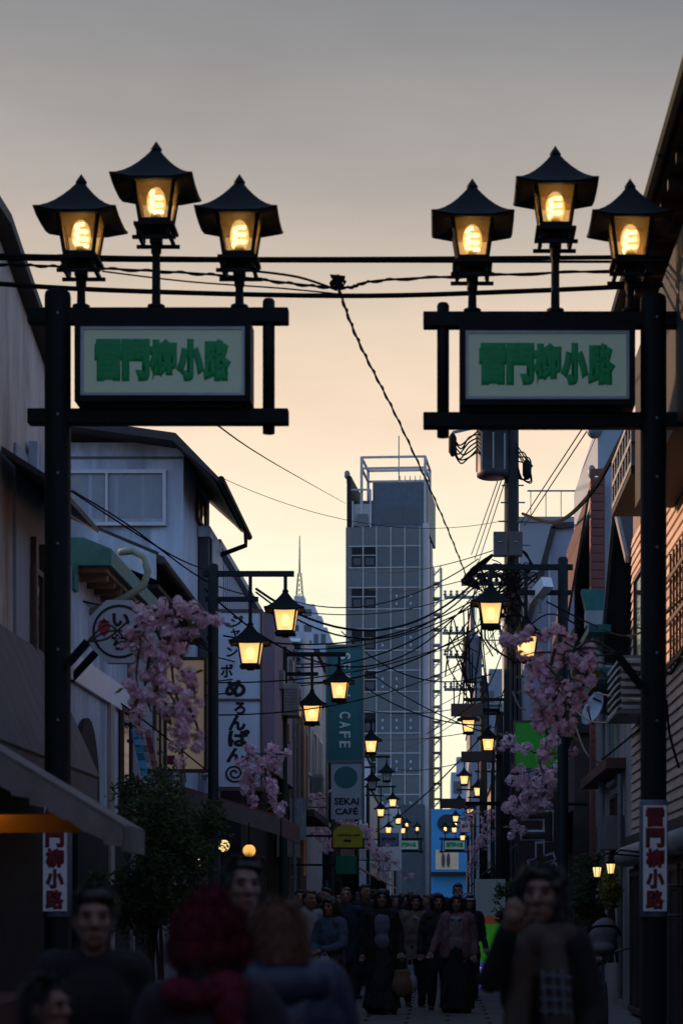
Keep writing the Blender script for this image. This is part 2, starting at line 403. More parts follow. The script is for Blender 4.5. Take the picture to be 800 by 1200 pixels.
gate(17.55, XX(765, 17.55), -1, 'black gate post with three lanterns and green lettered sign, beside the tan sided house', 6.66)
gate(140, XX(462, 140), 1, 'tiny far gate sign with green letters at the foot of the tower', 6.4)
gate(140, XX(548, 140), -1, 'tiny far gate sign with green letters before the bright blue shopfront', 6.4)

# ------------------------------------------------------------------ street lamp posts
def lamp_post(px, D, side, zin, zout, lit, label):
    X = XX(px, D); t = thing('street_lamp', label, 'street lamp', (X, D, 0), 'lantern posts along the street')
    zt = zin + .72
    def x(a): return X + side * a
    MB().lathe((X, D, 0), [(.12, 0), (.12, .3), (.085, .32), (.078, zt + .12), (.06, zt + .15)], 14).build('post', GREENBLK, t, True)
    MB().box((x(-.15), D - .04, zt - .04), (x(1.22), D + .04, zt + .04)).build('beam', GREENBLK, t)
    MB().box((x(-.12), D - .035, zt - .42), (x(.68), D + .035, zt - .35)).build('beam', GREENBLK, t)
    for a, z in ((1.09, zin), (.56, zout)):
        MB().tube([(x(a), D, zt), (x(a), D, z + .3)], .028, 8).build('hanger', GREENBLK, t)
        lantern(t, (x(a), D, z - .16), 'lit' if lit else 'off', True)
lamp_post(250, 31, 1, 5.75, 5.25, 1, 'lantern post in front of the white melon bread sign')
lamp_post(332, 40, 1, 5.65, 5.20, 1, 'lantern post in front of the dark doorway left of the teal banner')
lamp_post(388, 56, 1, 5.83, 5.42, 1, 'lantern post beside the teal cafe banner')
lamp_post(418, 75, 1, 6.25, 5.95, 0, 'lantern post whose two lanterns are unlit')
lamp_post(431, 90, 1, 6.05, 5.62, 1, 'lantern post just past the unlit one')
lamp_post(443, 112, 1, 6.2, 5.7, 1, 'small lantern post short of the far gate')
lamp_post(451, 126, 1, 6.2, 5.75, 1, 'tiny lantern post right before the far gate, on the banner side')
lamp_post(556, 116, -1, 6.5, 6.0, 1, 'tiny lantern post over the bright blue shopfront')
lamp_post(552, 130, -1, 6.4, 5.9, 1, 'tiny lantern post right before the far gate, on the blue shop side')
lamp_post(659, 31, -1, 5.85, 5.35, 1, 'lantern post with a white camera box on its arm')
lamp_post(596, 55, -1, 6.3, 5.8, 1, 'lantern post beside the wooden utility pole')
lamp_post(577, 78, -1, 6.3, 5.85, 1, 'lantern post beyond the utility pole, two small lanterns lit')
lamp_post(564, 100, -1, 6.5, 6.1, 1, 'small lantern post over the far pink blossom')
cb = thing('security_camera', 'white camera box mounted on the lantern post arm', 'camera', P(630, 700, 31))
MB().bar(P(624, 703, 31.2), P(641, 682, 30.8), .17, .17).build('housing', WHITE, cb)
MB().cbox(P(632, 710, 31), (.06, .06, .2)).build('bracket', STEEL, cb)
# ------------------------------------------------------------------ building helpers
def window(parent, c, w, h, face, mullions=1, m=ALU, glass=None, depth=.05, curtain=None):
    """face 'cam' (normal -Y), 'right' (normal +X) or 'left' (normal -X); frame mesh with a pane as its piece"""
    c = Vector(c); u = Vector((1, 0, 0)) if face == 'cam' else Vector((0, 1, 0))
    n = {'cam': Vector((0, -1, 0)), 'right': Vector((1, 0, 0)), 'left': Vector((-1, 0, 0))}[face]
    z = Vector((0, 0, 1)); t = .06; b = MB()
    def slab(u0, u1, z0, z1, d0, d1): b.box(c + u * u0 + z * z0 + n * d0, c + u * u1 + z * z1 + n * d1)
    slab(-w / 2, w / 2, -h / 2, -h / 2 + t, .002, depth + .02); slab(-w / 2, w / 2, h / 2 - t, h / 2, .002, depth)
    slab(-w / 2, -w / 2 + t, -h / 2 + t, h / 2 - t, .002, depth); slab(w / 2 - t, w / 2, -h / 2 + t, h / 2 - t, .002, depth)
    for i in range(mullions):
        q = -w / 2 + w * (i + 1) / (mullions + 1); slab(q - .02, q + .02, -h / 2 + t, h / 2 - t, .002, depth - .006)
    f = b.build('window', m, parent)
    if curtain:
        k = MB(); n_ = 30
        pts = [c + u * (-w / 2 + t + (w - 2 * t) * i / n_) + n * (.008 + .006 * math.sin(i * 1.9) + .003 * random.random()) for i in range(n_ + 1)]
        for i in range(n_):
            if i % 7 == 3: continue
            a, d = pts[i], pts[i + 1]; k.add([a - z * h * .36, d - z * h * .36, d + z * h * .46, a + z * h * .46], [(0, 1, 2, 3)])
        k.build('curtain', curtain, f)
    g = MB()
    for i in range(mullions + 1):
        q0 = -w / 2 + w * i / (mullions + 1) + (t if i == 0 else .02); q1 = -w / 2 + w * (i + 1) / (mullions + 1) - (t if i == mullions else .02)
        g = MB(); g.box(c + u * q0 - z * (h / 2 - t) + n * .022, c + u * q1 + z * (h / 2 - t) + n * .028)
        g.build('pane', glass or WINGL, f)
    return f
def block(t, x0, x1, d0, d1, z0, z1, m, name='wall'): return MB().box((x0, d0, z0), (x1, d1, z1)).build(name, m, t)
def house(name, label, x, d, cat='building'): return thing(name, label, cat, (x, d, 0))
CLEARG = mat_glass('clear_window_glass', (.8, .85, .9), .2, rough=.05)
CURT = mat('curtain_cloth', (.10, .11, .13), .9, .5, 2.5, .4)
WOODF = mat('brown_wood_frame', (.07, .045, .03), .6, .3, 8)
LX = -4.2      # left building line
RX = 2.45      # right building line

# ------------------------------------------------------------------ unseen blocks added behind and beside the viewpoint, sized to shade the street mouth
for x0, x1, d0, d1, z1, lab in ((-34, -12, -22, -10, 13, 'unseen grey block added behind the viewpoint for shade'), (-11.8, 9, -24, -11, 15.5, 'unseen tall grey block added to shade the street mouth'), (9.2, 32, -22, -10, 13, 'unseen grey block added for shade next to the tall one'),
                                (-24, -4.6, -6, 11.8, 5.4, 'unseen shade block added beside the street mouth, on the concrete building side'), (3.0, 22, -6, 8.8, 5.4, 'unseen shade block added beside the street mouth, on the tan house side')):
    t = house('shade_block', lab, (x0 + x1) / 2, (d0 + d1) / 2); block(t, x0, x1, d0, d1, 0, z1, GREYW); block(t, x0 - .1, x1 + .1, d0 - .1, d1 + .1, z1 + .001, z1 + .2, ROOF, 'coping')

# ------------------------------------------------------------------ left: weathered concrete building
t = house('concrete_building', 'weathered concrete building with streaked blank upper wall and coiled cables', -7, 18)
MB().prism([(-11, 12, 0), (LX, 12, 0), (LX, 12, 7.9), (-11, 12, 7.9)], (0, .01, 0)).build('end_wall', CONC, t)
w_ = MB().prism([(LX, 12.01, 0), (LX, 22, 0), (LX, 22, 7.12), (LX, 19.4, 7.85), (LX, 12.01, 7.85)], (-6, 0, 0)).build('wall', CONC, t)
cp = MB(); cp.bar((LX + .0, 12, 7.93), (LX, 19.4, 7.93), .3, .10); cp.bar((LX, 19.4, 7.93), (LX, 22.1, 7.17), .3, .10); cp.build('coping', mat('dark_coping', (.05, .05, .052), .8), t)
# lower shopfront of that building: painted band, dark sheet standing for shade, canopy
MB().box((LX + .002, 20.2, 2.6), (LX + .03, 21.98, 6.0)).build('painted_panel', mat('blue_white_paint', (.24, .28, .34), .8, .15, 2, .3), t)
for d in (20.9, 21.35): MB().box((LX + .03, d, 2.7), (LX + .09, d + .09, 5.2)).build('timber_post', WOODF, t)
window(t, (LX + .03, 21.12, 4.1), .5, 1.6, 'right', 0, WOODF)
MB().prism([(LX + .03, 19.5, 5.75), (LX + .03, 21.95, 5.75), (LX + .55, 21.95, 5.42), (LX + .55, 19.5, 5.42)], (0, 0, .06)).build('canopy', ROOF, t)
MB().box((LX + .03, 20.8, 5.85), (LX + .12, 21.9, 6.15)).build('band', WHITEW, t)
block(t, LX + .002, LX + .05, 12.1, 21.9, 0, 2.58, mat('shop_shade_dark', (.02, .017, .016), .8, .3, 4), 'shop_shade_sheet')  # dark sheet over the ground floor, stands for the shaded shop interior
# sloped grey canvas awning over that shopfront
t = thing('awning', 'grey canvas awning against the concrete building, above the near awning', 'awning', (LX + .6, 19.5, 2.2))
aw = MB(); n = 10
for i in range(n):
    d0, d1 = 16.5 + i * .5, 17.0 + i * .5
    aw.prism([(LX + .05, d0, 4.05), (LX + .05, d1 - .015, 4.05), (LX + .62, d1 - .015, 2.75), (LX + .62, d0, 2.75)], (.02, 0, .03))
aw.build('canvas', mat('grey_canvas', (.13, .115, .12), .9, .2, 6, .2), t)
MB().box((LX + .6, 16.5, 2.45), (LX + .63, 21.4, 2.75)).build('valance', mat('grey_canvas', (.13, .115, .12)), t)
for d in (17, 19, 21): MB().tube([(LX + .02, d, 2.8), (LX + .6, d, 2.72)], .015).build('stay', STEEL, t)
# near awning that reaches over the pavement
AWN = mat('pinkish_grey_canvas', (.17, .135, .125), .9, .3, 5, .5, bump=.3, grime=(.08, .065, .06))
t = thing('awning', 'low pinkish grey awning with deep scalloped valance, lit orange beneath', 'awning', (-2.6, 13.5, 1.8))
zA = lambda X: 1.90 + (-1.98 - X) * .60
MB().prism([(-3.6, 12.8, zA(-3.6)), (-1.98, 12.8, zA(-1.98)), (-1.98, 13.7, zA(-1.98)), (-3.6, 13.7, zA(-3.6))], (0, 0, .03)).build('canvas', AWN, t)
val = MB(); nn = 14
for i in range(nn):
    xa, xb = -3.6 + 1.62 * i / nn, -3.6 + 1.62 * (i + 1) / nn
    dr = .24 - .12 * (i / nn); wv = .02 * math.sin(i * 1.3)
    val.prism([(xa, 12.79 + wv * .3, zA(xa)), (xb, 12.79, zA(xb)), (xb, 12.79, zA(xb) - dr - wv), (xa, 12.79, zA(xa) - dr - .02 + wv)], (0, .01, 0))
val.build('side_valance', AWN, t)
MB().box((-1.99, 12.8, 1.76), (-1.97, 13.7, 1.91)).build('front_valance', AWN, t)
for d in (12.9, 13.6): MB().tube([(-3.6, d, zA(-3.6) - .03), (-1.99, d, 1.87)], .018).build('arm', STEEL, t)
o = thing('awning_lamp', 'bare warm bulb with an added orange band standing for its glow under the near awning', 'lamp', (-3.02, 13.34, 2.1))
MB().ell((-3.02, 13.34, 2.16), (.035, .035, .045), 10, 8).build('bulb', mat('warm_bulb', (1, .7, .3), emit=(1, .55, .16), es=22), o, True)
MB().tube([(-3.02, 13.34, 2.2), (-3.02, 13.34, 2.5)], .008, 5).build('cord', CABLE, o)
MB().box((-3.5, 13.46, 1.90), (-2.36, 13.475, 2.02)).build('glow_band', mat('orange_glow', (.62, .24, .02), .9, .15, 4), o)  # added band: its orange colour carries the lamp glow inside the valance
for q in (-3.3, -2.6): MB().tube([(q, 13.468, 2.01), (q, 13.468, zA(q))], .006, 5).build('tie', CABLE, o)
t = house('open_shop', 'dark open shop front under the near awning', -4.2, 14)
block(t, -4.19, -3.75, 12.8, 16.4, 0, 2.6, DARK); block(t, -3.75, -3.60, 12.8, 13.0, 0, 2.7, BROWNW, 'pillar'); block(t, -3.75, -3.60, 16.2, 16.4, 0, 2.7, BROWNW, 'pillar')
block(t, -3.75, -3.0, 13.2, 16.0, .1, .75, mat('dark_red_counter', (.06, .018, .015), .6, .3, 4), 'counter')

# ------------------------------------------------------------------ left: low shop with green copper eave and round sign
t = house('low_shop', 'low white shop with green copper eave and brown soffit', -6, 25)
block(t, -8, LX, 22.3, 27.9, 0, 5.3, WHITEW)
MB().box((-8, 23.7, 5.30), (-3.85, 27.9, 5.36)).build('soffit', mat('brown_soffit', (.20, .13, .075), .7, .25, 6), t)
for d in [23.9 + .5 * i for i in range(8)]: MB().box((LX, d, 5.22), (-3.87, d + .06, 5.30)).build('rafter', mat('brown_soffit', ()), t)
MB().prism([(-8, 23.6, 5.36), (-3.78, 23.6, 5.36), (-3.78, 23.6, 5.55), (-4.1, 23.6, 5.68), (-8, 23.6, 5.68)], (0, 4.3, 0)).build('copper_eave', TEAL, t)
MB().box((-8, 23.4, 5.05), (-4.16, 23.61, 5.36)).build('eave_box', TEAL, t)
pts = [(-3.85, 24.6, 5.68), (-3.68, 24.6, 5.70), (-3.55, 24.6, 5.62), (-3.50, 24.6, 5.45), (-3.55, 24.6, 5.28), (-3.75, 24.6, 5.15), (-4.05, 24.6, 5.02), (-4.22, 24.6, 4.95)]
MB().tube(pts, .045, 8).build('drain_hose', mat('pale_green_hose', (.25, .30, .22), .5), t, True)
MB().box((LX + .002, 22.6, 4.0), (LX + .05, 27.8, 4.32)).build('white_band', WHITE, t)
MB().box((LX + .002, 25.9, 0), (LX + .05, 26.2, 4.0)).build('pilaster', BEIGE, t)
# dark arched doorway
arch = [(LX + .02, 23.4, 0), (LX + .02, 24.9, 0)] + [(LX + .02, 24.15 + .75 * math.cos(a), 2.75 + .9 * math.sin(a)) for a in [math.pi * i / 12 for i in range(13)]]
MB().prism(arch, (.05, 0, 0)).build('arched_door', DARK, t)
window(t, (LX + .02, 27.2, 3.3), .8, 1.5, 'right', 0, WOODF)
block(t, LX + .001, LX + .018, 22.4, 27.8, 0, 2.35, mat('shop_shade_dark', ()), 'shop_shade_sheet')  # dark sheet over the lower white wall, painted in as street-level shade
# octagonal sign
D = 23.2; c = P(140, 740, D); r_ = .385
o = thing('round_shop_sign', 'white octagonal shop sign with black ring and red strawberry', 'sign', (c.x, D, c.z - r_))
def octo(r, y, m, nm, n=8, th=.05, par=None): return MB().prism([(c.x + r * math.cos(math.pi / n + 2 * math.pi * i / n), y, c.z + r * math.sin(math.pi / n + 2 * math.pi * i / n)) for i in range(n)], (0, th, 0)).build(nm, m, par)
octo(r_, D, mat('sign_white', (.40, .46, .54), .6, .08, 2), 'board', 8, .14, o)
ring = MB()
for i in range(28):
    a0, a1 = 2 * math.pi * i / 28, 2 * math.pi * (i + 1) / 28
    ring.prism([(c.x + q * math.cos(a), D - .006, c.z + q * math.sin(a)) for a, q in ((a0, .305), (a1, .305), (a1, .278), (a0, .278))], (0, .004, 0))
ring.build('ring', INK, o)
text('い', .3, INK, o, (c.x + .02, D - .006, c.z + .13), bold=.012, fit=(.2, .15))
text('ち', .3, INK, o, (c.x + .0, D - .006, c.z - .12), bold=.012, fit=(.17, .18))
text('ご', .3, INK, o, (c.x + .17, D - .006, c.z - .0), bold=.008, fit=(.12, .18))
st = MB().prism([(c.x - .17 + .075 * a, D - .008, c.z + .03 + .09 * b) for a, b in ((-1, .3), (-.7, .8), (0, .9), (.7, .8), (1, .3), (.6, -.5), (0, -1), (-.6, -.5))], (0, .006, 0)).build('strawberry', mat('strawberry_red', (.42, .02, .03), .6), o)
MB().prism([(c.x - .17 + .07 * a, D - .012, c.z + .11 + .04 * b) for a, b in ((-1, 0), (-.4, .3), (0, 1), (.4, .3), (1, 0), (0, -.4))], (0, .004, 0)).build('leaf', mat('strawberry_leaf', (.03, .02, .02)), st)
MB().tube([(LX, D + .07, c.z - .55), (c.x - .25, D + .07, c.z - .2)], .045, 8).build('bracket', BLACK, o)

# ------------------------------------------------------------------ left: gabled house and tall white house
t = house('gabled_house', 'grey gabled house with white fascia and dark tiled eave', -6, 30)
block(t, -9, LX, 28, 33, 0, 5.9, GREYW)
sl = .42; xe, ze = -3.84, 6.20
def gz(x): return ze + min(xe - x, 2 * 2.2 - (xe - x)) * sl
xr = xe - 2.2
MB().prism([(-9, 27.75, gz(-9) - .36), (xr, 27.75, gz(xr) - .36), (xe, 27.75, ze - .34), (xe, 27.75, ze), (xr, 27.75, gz(xr)), (-9, 27.75, gz(-9))], (0, .05, 0)).build('fascia', WHITEW, t)
MB().prism([(-9, 27.8, gz(-9) - .12), (xr, 27.8, gz(xr) - .12), (xe, 27.8, ze - .1), (xe, 27.8, ze + .02), (xr, 27.8, gz(xr) + .02), (-9, 27.8, gz(-9) + .02)], (0, 6.4, 0)).build('roof', ROOF, t)
for i in range(22): MB().bar((xe + .01, 27.85 + i * .29, ze + .02), (xr, 27.85 + i * .29, gz(xr) + .02), .09, .06).build('roof_tile_rib', ROOF, t)
MB().tube([(xe + .06, 27.8, ze - .06), (xe + .06, 34.2, ze - .1)], .06, 8).build('gutter', ROOF, t)
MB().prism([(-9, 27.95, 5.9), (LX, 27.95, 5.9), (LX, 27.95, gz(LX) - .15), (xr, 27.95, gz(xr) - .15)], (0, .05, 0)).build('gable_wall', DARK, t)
MB().box((LX, 28, 5.78), (xe, 34, 5.84)).build('soffit', DARK, t)
window(t, (LX, 30.6, 3.9), 1.2, 1.4, 'right', 1, WOODF)
window(t, (LX, 29.0, 1.4), 1.4, 2.2, 'right', 1, WOODF)

t = house('white_house', 'tall white house with wide curtained window and overhanging dark roof', -6, 35)
block(t, -8.6, -4.20, 33.6, 37.4, 0, 9.05, WHITEW)
cz = ZZ(584, 33.6); cx = (XX(85, 33.6) + XX(195, 33.6)) / 2
window(t, (cx - .2, 33.6, cz), 1.95, .92, 'cam', 1, ALU, CLEARG, .07, CURT)
block(t, -8.6, -4.19, 33.585, 33.599, ZZ(538, 33.6), ZZ(535, 33.6), mat('seam_dark', (.1, .11, .12)), 'wall_seam')
window(t, (-4.20, 35.9, ZZ(600, 35.9)), 1.3, .55, 'right', 1, WOODF)
MB().prism([(-9, 33.0, 9.75), (-4.25, 33.0, 9.07), (-3.55, 33.0, 8.35), (-3.55, 33.0, 8.28), (-4.3, 33.0, 8.95), (-9, 33.0, 9.6)], (0, 4.9, 0)).build('roof', ROOF, t)
MB().prism([(-4.2, 33.2, 8.9), (-3.62, 33.2, 8.32), (-3.62, 37.5, 8.32), (-4.2, 37.5, 8.9)], (0, 0, -.03)).build('soffit', BROWNW, t)
MB().tube([(-3.52, 33.0, 8.32), (-3.52, 37.9, 8.28)], .06, 8).build('gutter', BLACK, t)
MB().tube([(-3.52, 37.2, 8.28), (-3.52, 37.2, 8.0), (-4.05, 37.2, 7.8), (-4.13, 37.2, 7.6), (-4.13, 37.2, 6.5)], .045, 8).build('downpipe', BLACK, t)
MB().prism([(-8, 33.1, 9.5), (-4.3, 33.1, 9.0), (-4.3, 33.1, 9.1), (-8, 33.1, 9.6)], (0, .05, 0)).build('ridge_trim', mat('dull_red_tile', (.09, .03, .03), .7), t)

t = house('corrugated_building', 'blue grey corrugated building behind the melon bread sign', -5, 44)
block(t, -9, -4.12, 37.6, 54, 0, 8.05, BLUEW)
for i in range(41): MB().box((-4.12, 37.7 + i * .4, .1), (-4.085, 37.85 + i * .4, 7.95)).build('rib', BLUEW, t)
MB().box((-9, 37.5, 8.05), (-4.0, 54.1, 8.17)).build('coping', mat('pale_coping', (.2, .23, .27), .6), t)
for d in (41, 45, 49): window(t, (-4.085, d, 5.9), 1.3, 1.1, 'right', 1, ALU)
t = house('parapet_annex', 'dark walled annex with pale parapet beside the tall white house', -4.3, 36)
block(t, -4.18, -4.02, 35.6, 37.45, 5.6, ZZ(634, 36), mat('annex_dark', (.06, .06, .07), .8)); 
MB().box((-4.19, 35.55, ZZ(634, 36)), (-3.98, 37.48, ZZ(622, 36))).build('parapet', WHITEW, t)
MB().box((-4.0, 35.9, 5.55), (-3.97, 37.4, ZZ(634, 36))).build('panel', BLUEW, t)
for q in (35.7, 37.3): MB().tube([(-4.1, q, 0), (-4.1, q, 5.6)], .05).build('column', BLUEW, t)

# melon bread sign
D = 35.5; x0, x1 = XX(256, D), XX(305, D); z1, z0 = ZZ(718, D), ZZ(922, D)
t = thing('melon_bread_sign', 'tall white upright sign with black brush lettering and a swirl', 'sign', ((x0 + x1) / 2, D, z0))
MB().box((x0, D, z0), (x1, D + .18, z1)).build('panel', mat('pale_blue_sign', (.58, .66, .78), .6, .06, 2), t)
fb = MB()
for q in ((x0 - .04, z0 - .07, x1 + .04, z0), (x0 - .04, z1, x1 + .04, z1 + .06), (x1, z0, x1 + .04, z1)): fb.box((q[0], D - .02, q[1]), (q[2], D + .2, q[3]))
fb.build('frame', mat('sign_frame_brown', (.10, .07, .06), .6), t)
cxs = (x0 + x1) / 2
for ch, px, py, s_, h_ in (('ジ', 278, 728, .22, .2), ('ャ', 276, 742, .17, .15), ('ン', 272, 764, .2, .17), ('ボ', 266, 786, .22, .24)):
    text(ch, .3, INK, t, (XX(px, D), D - .006, ZZ(py, D)), bold=.009, fit=(s_, h_))
for ch, px, py, w_, h_ in (('め', 276, 807, .36, .3), ('ろ', 281, 830, .2, .22), ('ん', 278, 847, .30, .28), ('ぱ', 280, 865, .38, .3), ('ん', 276, 885, .32, .26)):
    text(ch, .3, INK, t, (XX(px, D), D - .006, ZZ(py, D)), bold=.015, fit=(w_, h_))
cs = P(275, 906, D); sp = [(cs.x + (.03 + .013 * a) * math.cos(a * 1.05), D - .005, cs.z + (.025 + .012 * a) * math.sin(a * 1.05)) for a in [i * .4 for i in range(32)]]
MB().tube(sp, .018, 5).build('swirl', INK, t)
MB().tube([(x0 - .35, D - .03, ZZ(820, D)), (x1 + .02, D - .03, ZZ(820, D))], .022).build('bracket', STEEL, t)
MB().tube([(-4.12, D + .1, z1 - .2), (x0, D + .1, z1 - .2)], .03).build('bracket', STEEL, t); MB().tube([(-4.12, D + .1, z0 + .2), (x0, D + .1, z0 + .2)], .03).build('bracket', STEEL, t)
def spline2(ps): return [ps[i].lerp(ps[i + 1], k / 4) for i in range(len(ps) - 1) for k in range(4)] + [ps[-1]]
# lit framed board
D = 31.6; x0, x1 = XX(187, D), XX(243, D); z1, z0 = ZZ(770, D), ZZ(905, D)
t = thing('framed_light_board', 'cream lit board in a brown wood frame behind the pink blossom', 'sign', ((x0 + x1) / 2, D, z0))
MB().box((x0 + .05, D, z0 + .05), (x1 - .05, D + .12, z1 - .05)).build('panel', mat('cream_lit_panel', (.42, .38, .32), .6, .08, 2, emit=(1, .72, .42), es=.075), t)
fb = MB()
for q in ((x0, z0, x1, z0 + .05), (x0, z1 - .05, x1, z1), (x0, z0 + .05, x0 + .05, z1 - .05), (x1 - .05, z0 + .05, x1, z1 - .05)): fb.box((q[0], D - .03, q[1]), (q[2], D + .14, q[3]))
fb.build('frame', WOODF, t)
for i, (dx, dz, ln) in enumerate(((-.12, 1.08, .2), (-.1, .88, .22), (-.06, .62, .14), (-.08, .48, .13), (-.13, .3, .12))):
    q = Vector(((x0 + x1) / 2 + dx, D - .006, z0 + dz)); MB().tube(spline2([q, q + Vector((ln * .4, 0, .05)), q + Vector((ln * .6, 0, -.03)), q + Vector((ln, 0, .05))]), .012, 5).build('brush_stroke', INK, t)
MB().box((x0 + .12, D - .005, z0 + .12), (x0 + .24, D - .002, z0 + .26)).build('seal', REDT, t)
MB().tube([(-4.2, D + .06, z1 - .3), (x0, D + .06, z1 - .3)], .03).build('bracket', BLACK, t)
for q in (.3, 1.2): MB().tube([((x0 + x1) / 2 + q - .7, D + .05, z1), ((x0 + x1) / 2 + q - .8, D - .25, z1 + .28)], .02).build('lamp_arm', BLACK, t)

# banners of coloured cloth by the white house
for i, (px, col, lab) in enumerate(((158, (.05, .22, .36), 'blue cloth streamer hanging behind the dark bush'), (164, (.22, .23, .27), 'pale grey cloth streamer hanging behind the dark bush'), (171, (.20, .06, .07), 'dull red cloth streamer hanging behind the dark bush'))):
    b = MB(); D = 27
    pts = [P(px - 4 + 12 * q, 855 + 55 * q, D + .1 * i) for q in [k / 6 for k in range(7)]]
    for k in range(6):
        a, e = pts[k], pts[k + 1]; wv = .04 * math.sin(k * 1.7 + i)
        b.prism([a + Vector((0, wv, 0)), e + Vector((0, -wv, 0)), e + Vector((.09, .05 - wv, 0)), a + Vector((.09, .05 + wv, 0))], (0, .008, .01))
    o = b.build('streamer', mat('cloth_%d' % i, col, .9)); tag(o, lab, 'streamer')
    MB().tube([pts[0] + Vector((-.05, .03, .02)), Vector((LX, D + .1, pts[0].z + .1))], .01, 5).build('pole', BLACK, o)

# ------------------------------------------------------------------ left: shop rows farther on
t = house('red_awning_shop', 'dark shop with dull red awning and two globe lamps', -4, 40)
block(t, -4.07, -3.7, 38.2, 44, 0, 3.9, mat('shop_dark', (.03, .028, .03), .8))
for d in (38.9, 40.7, 42.5): window(t, (-3.7, d, 1.4), 1.3, 2.2, 'right', 1, WOODF)
t2 = thing('awning', 'dull red awning with a pale edge beside the melon bread sign', 'awning', (-3.3, 36, 3))
za, zb = ZZ(925, 33), ZZ(968, 36)
MB().prism([(-4.1, 33, za), (-4.1, 37.4, za), (XX(345, 36), 37.4, zb), (XX(330, 33), 33, zb)], (0, 0, .04)).build('canvas', mat('dull_red_canvas', (.20, .06, .07), .85, .2, 4), t2)
MB().prism([(XX(330, 33), 33, zb), (XX(345, 36), 37.4, zb), (XX(345, 36), 37.4, zb - .28), (XX(330, 33), 33, zb - .28)], (-.02, 0, 0)).build('valance', mat('valance_brown', (.12, .06, .055), .85), t2)
MB().prism([(-4.1, 33, za), (XX(330, 33), 33, zb), (XX(330, 33), 33, zb - .28), (-4.1, 33, za - .28)], (0, .02, 0)).build('side_cloth', mat('grey_canvas', ()), t2)
MB().tube([(-4.1, 33.1, za - .05), (XX(330, 33), 33.1, zb + .03)], .025).build('arm', mat('pink_edge', (.32, .12, .13), .6), t2)
for px, py, r_, lab in ((262, 991, .095, 'cream globe lamp half behind leaves under the red awning'), (292, 997, .1, 'amber globe lamp under the red awning')):
    D = 32; c = P(px, py, D)
    o = MB().ell(c, (r_, r_, r_), 16, 12).build('globe_lamp', mat('globe_%d' % px, (.8, .6, .3), .5, .1, emit=((1, .72, .28) if px < 280 else (1, .48, .09)), es=1.05), None, True)
    tag(o, lab, 'lamp'); MB().tube([c + Vector((0, 0, r_)), c + Vector((0, 0, r_ + .35))], .01, 5).build('cord', CABLE, o)
    MB().lathe(c, [(.035, r_ - .01), (.03, r_ + .05)], 8).build('cap', BLACK, o)
for k, (px, py) in enumerate(((231, 1008), (237, 1014))):
    o = MB().ell(P(px, py, 24), (.03, .03, .03), 8, 6).build('fairy_light', mat('fairy', (.8, .5, .3), emit=(1, .62, .35), es=1.6), None, True); tag(o, 'tiny warm bulb among the bush leaves', 'lamp', 'tiny bulbs in the bush')

t = house('mauve_building', 'narrow mauve building with small vents behind the melon bread sign', -3.4, 39)
block(t, -4.06, -3.05, 37.9, 38.15, 3.9, 6.9, MAUVE); block(t, -4.06, -3.05, 38.15, 43, 3.92, 6.9, MAUVE)
for d, z in ((39, 5.6), (40.5, 4.7), (41.5, 6.1)): MB().box((-3.05, d, z), (-2.97, d + .4, z + .35)).build('vent', STEEL, t)
t = house('dark_timber_shop', 'dark timber shop front with yellow lit doorway left of the teal banner', -3.6, 46)
block(t, -5, -3.25, 44.2, 50, 0, 6.0, BROWNW); block(t, -3.25, -2.7, 44.2, 50, 3.4, 3.55, ROOF, 'canopy')
for d in (45, 46.6, 48.2, 49.4): MB().box((-3.25, d, 3.6), (-3.2, d + .5, 5.6)).build('board', mat('timber_board', (.16, .12, .09), .7, .3, 5), t)
MB().box((-3.25, 48.9, 2.2), (-3.215, 49.2, 5.9)).build('lit_slot', mat('lit_slot', (.5, .3, .1), emit=(1, .5, .12), es=.02), t)
window(t, (-3.25, 46.5, 1.5), 1.4, 2.2, 'right', 1, WOODF)
t = house('white_annex', 'small pale blue white building with folded zigzag blinds', -3.8, 55)
block(t, -6, -3.32, 50.2, 58, 0, 8.2, mat('pale_blue_wall', (.40, .46, .54), .8, .1, 2))
for i in range(6):
    zz = ZZ(790, 50) + .9 - i * .16
    MB().prism([(-4.6, 50.19, zz), (-3.4, 50.19, zz - .02), (-3.4, 49.95, zz - .12), (-4.6, 49.95, zz - .10)], (0, 0, .02)).build('blind_slat', INK if i % 2 else WHITE, t)
for d in (51.5, 54, 56.5): window(t, (-3.32, d, 5.4), 1.2, 1.3, 'right', 1, ALU)
# rows towards the end of the street
def row(label, x, d0, d1, z, m, side, name='shop_house', wins=2, awn=None):
    s = 1 if side == 'L' else -1; xo = x - s * 4
    t = house(name, label, (x + xo) / 2, d0)
    block(t, min(x, xo), max(x, xo), d0, d1, 0, z, m)
    MB().box((min(x, xo) - .1, d0 - .1, z), (max(x, xo) + .1, d1 + .05, z + .15)).build('coping', ROOF, t)
    f = 'right' if side == 'L' else 'left'; n = max(1, int((d1 - d0) / 2.6))
    for fl in range(1, int(z / 2.9)):
        for i in range(n):
            window(t, (x, d0 + (i + .5) * (d1 - d0) / n, 1.5 + fl * 2.8), 1.3, 1.3, f, 1, ALU)
        window(t, (x - s * 1.2, d0, 1.5 + fl * 2.8), .9, 1.2, 'cam', 1, ALU)
    for i in range(n): window(t, (x, d0 + (i + .5) * (d1 - d0) / n, 1.25), 1.8, 2.2, f, 1, WOODF)
    if awn:
        MB().prism([(x, d0 + .3, 3.1), (x, d1 - .3, 3.1), (x + s * .9, d1 - .3, 2.55), (x + s * .9, d0 + .3, 2.55)], (0, 0, .04)).build('awning', awn, t)
    return t
NAVYC = mat('navy_canvas', (.05, .07, .10), .8); REDC = mat('brick_red_canvas', (.14, .05, .05), .8)
row('grey three storey shop house behind the teal banner', -3.5, 58.2, 68, 8.6, GREYW, 'L', awn=NAVYC)
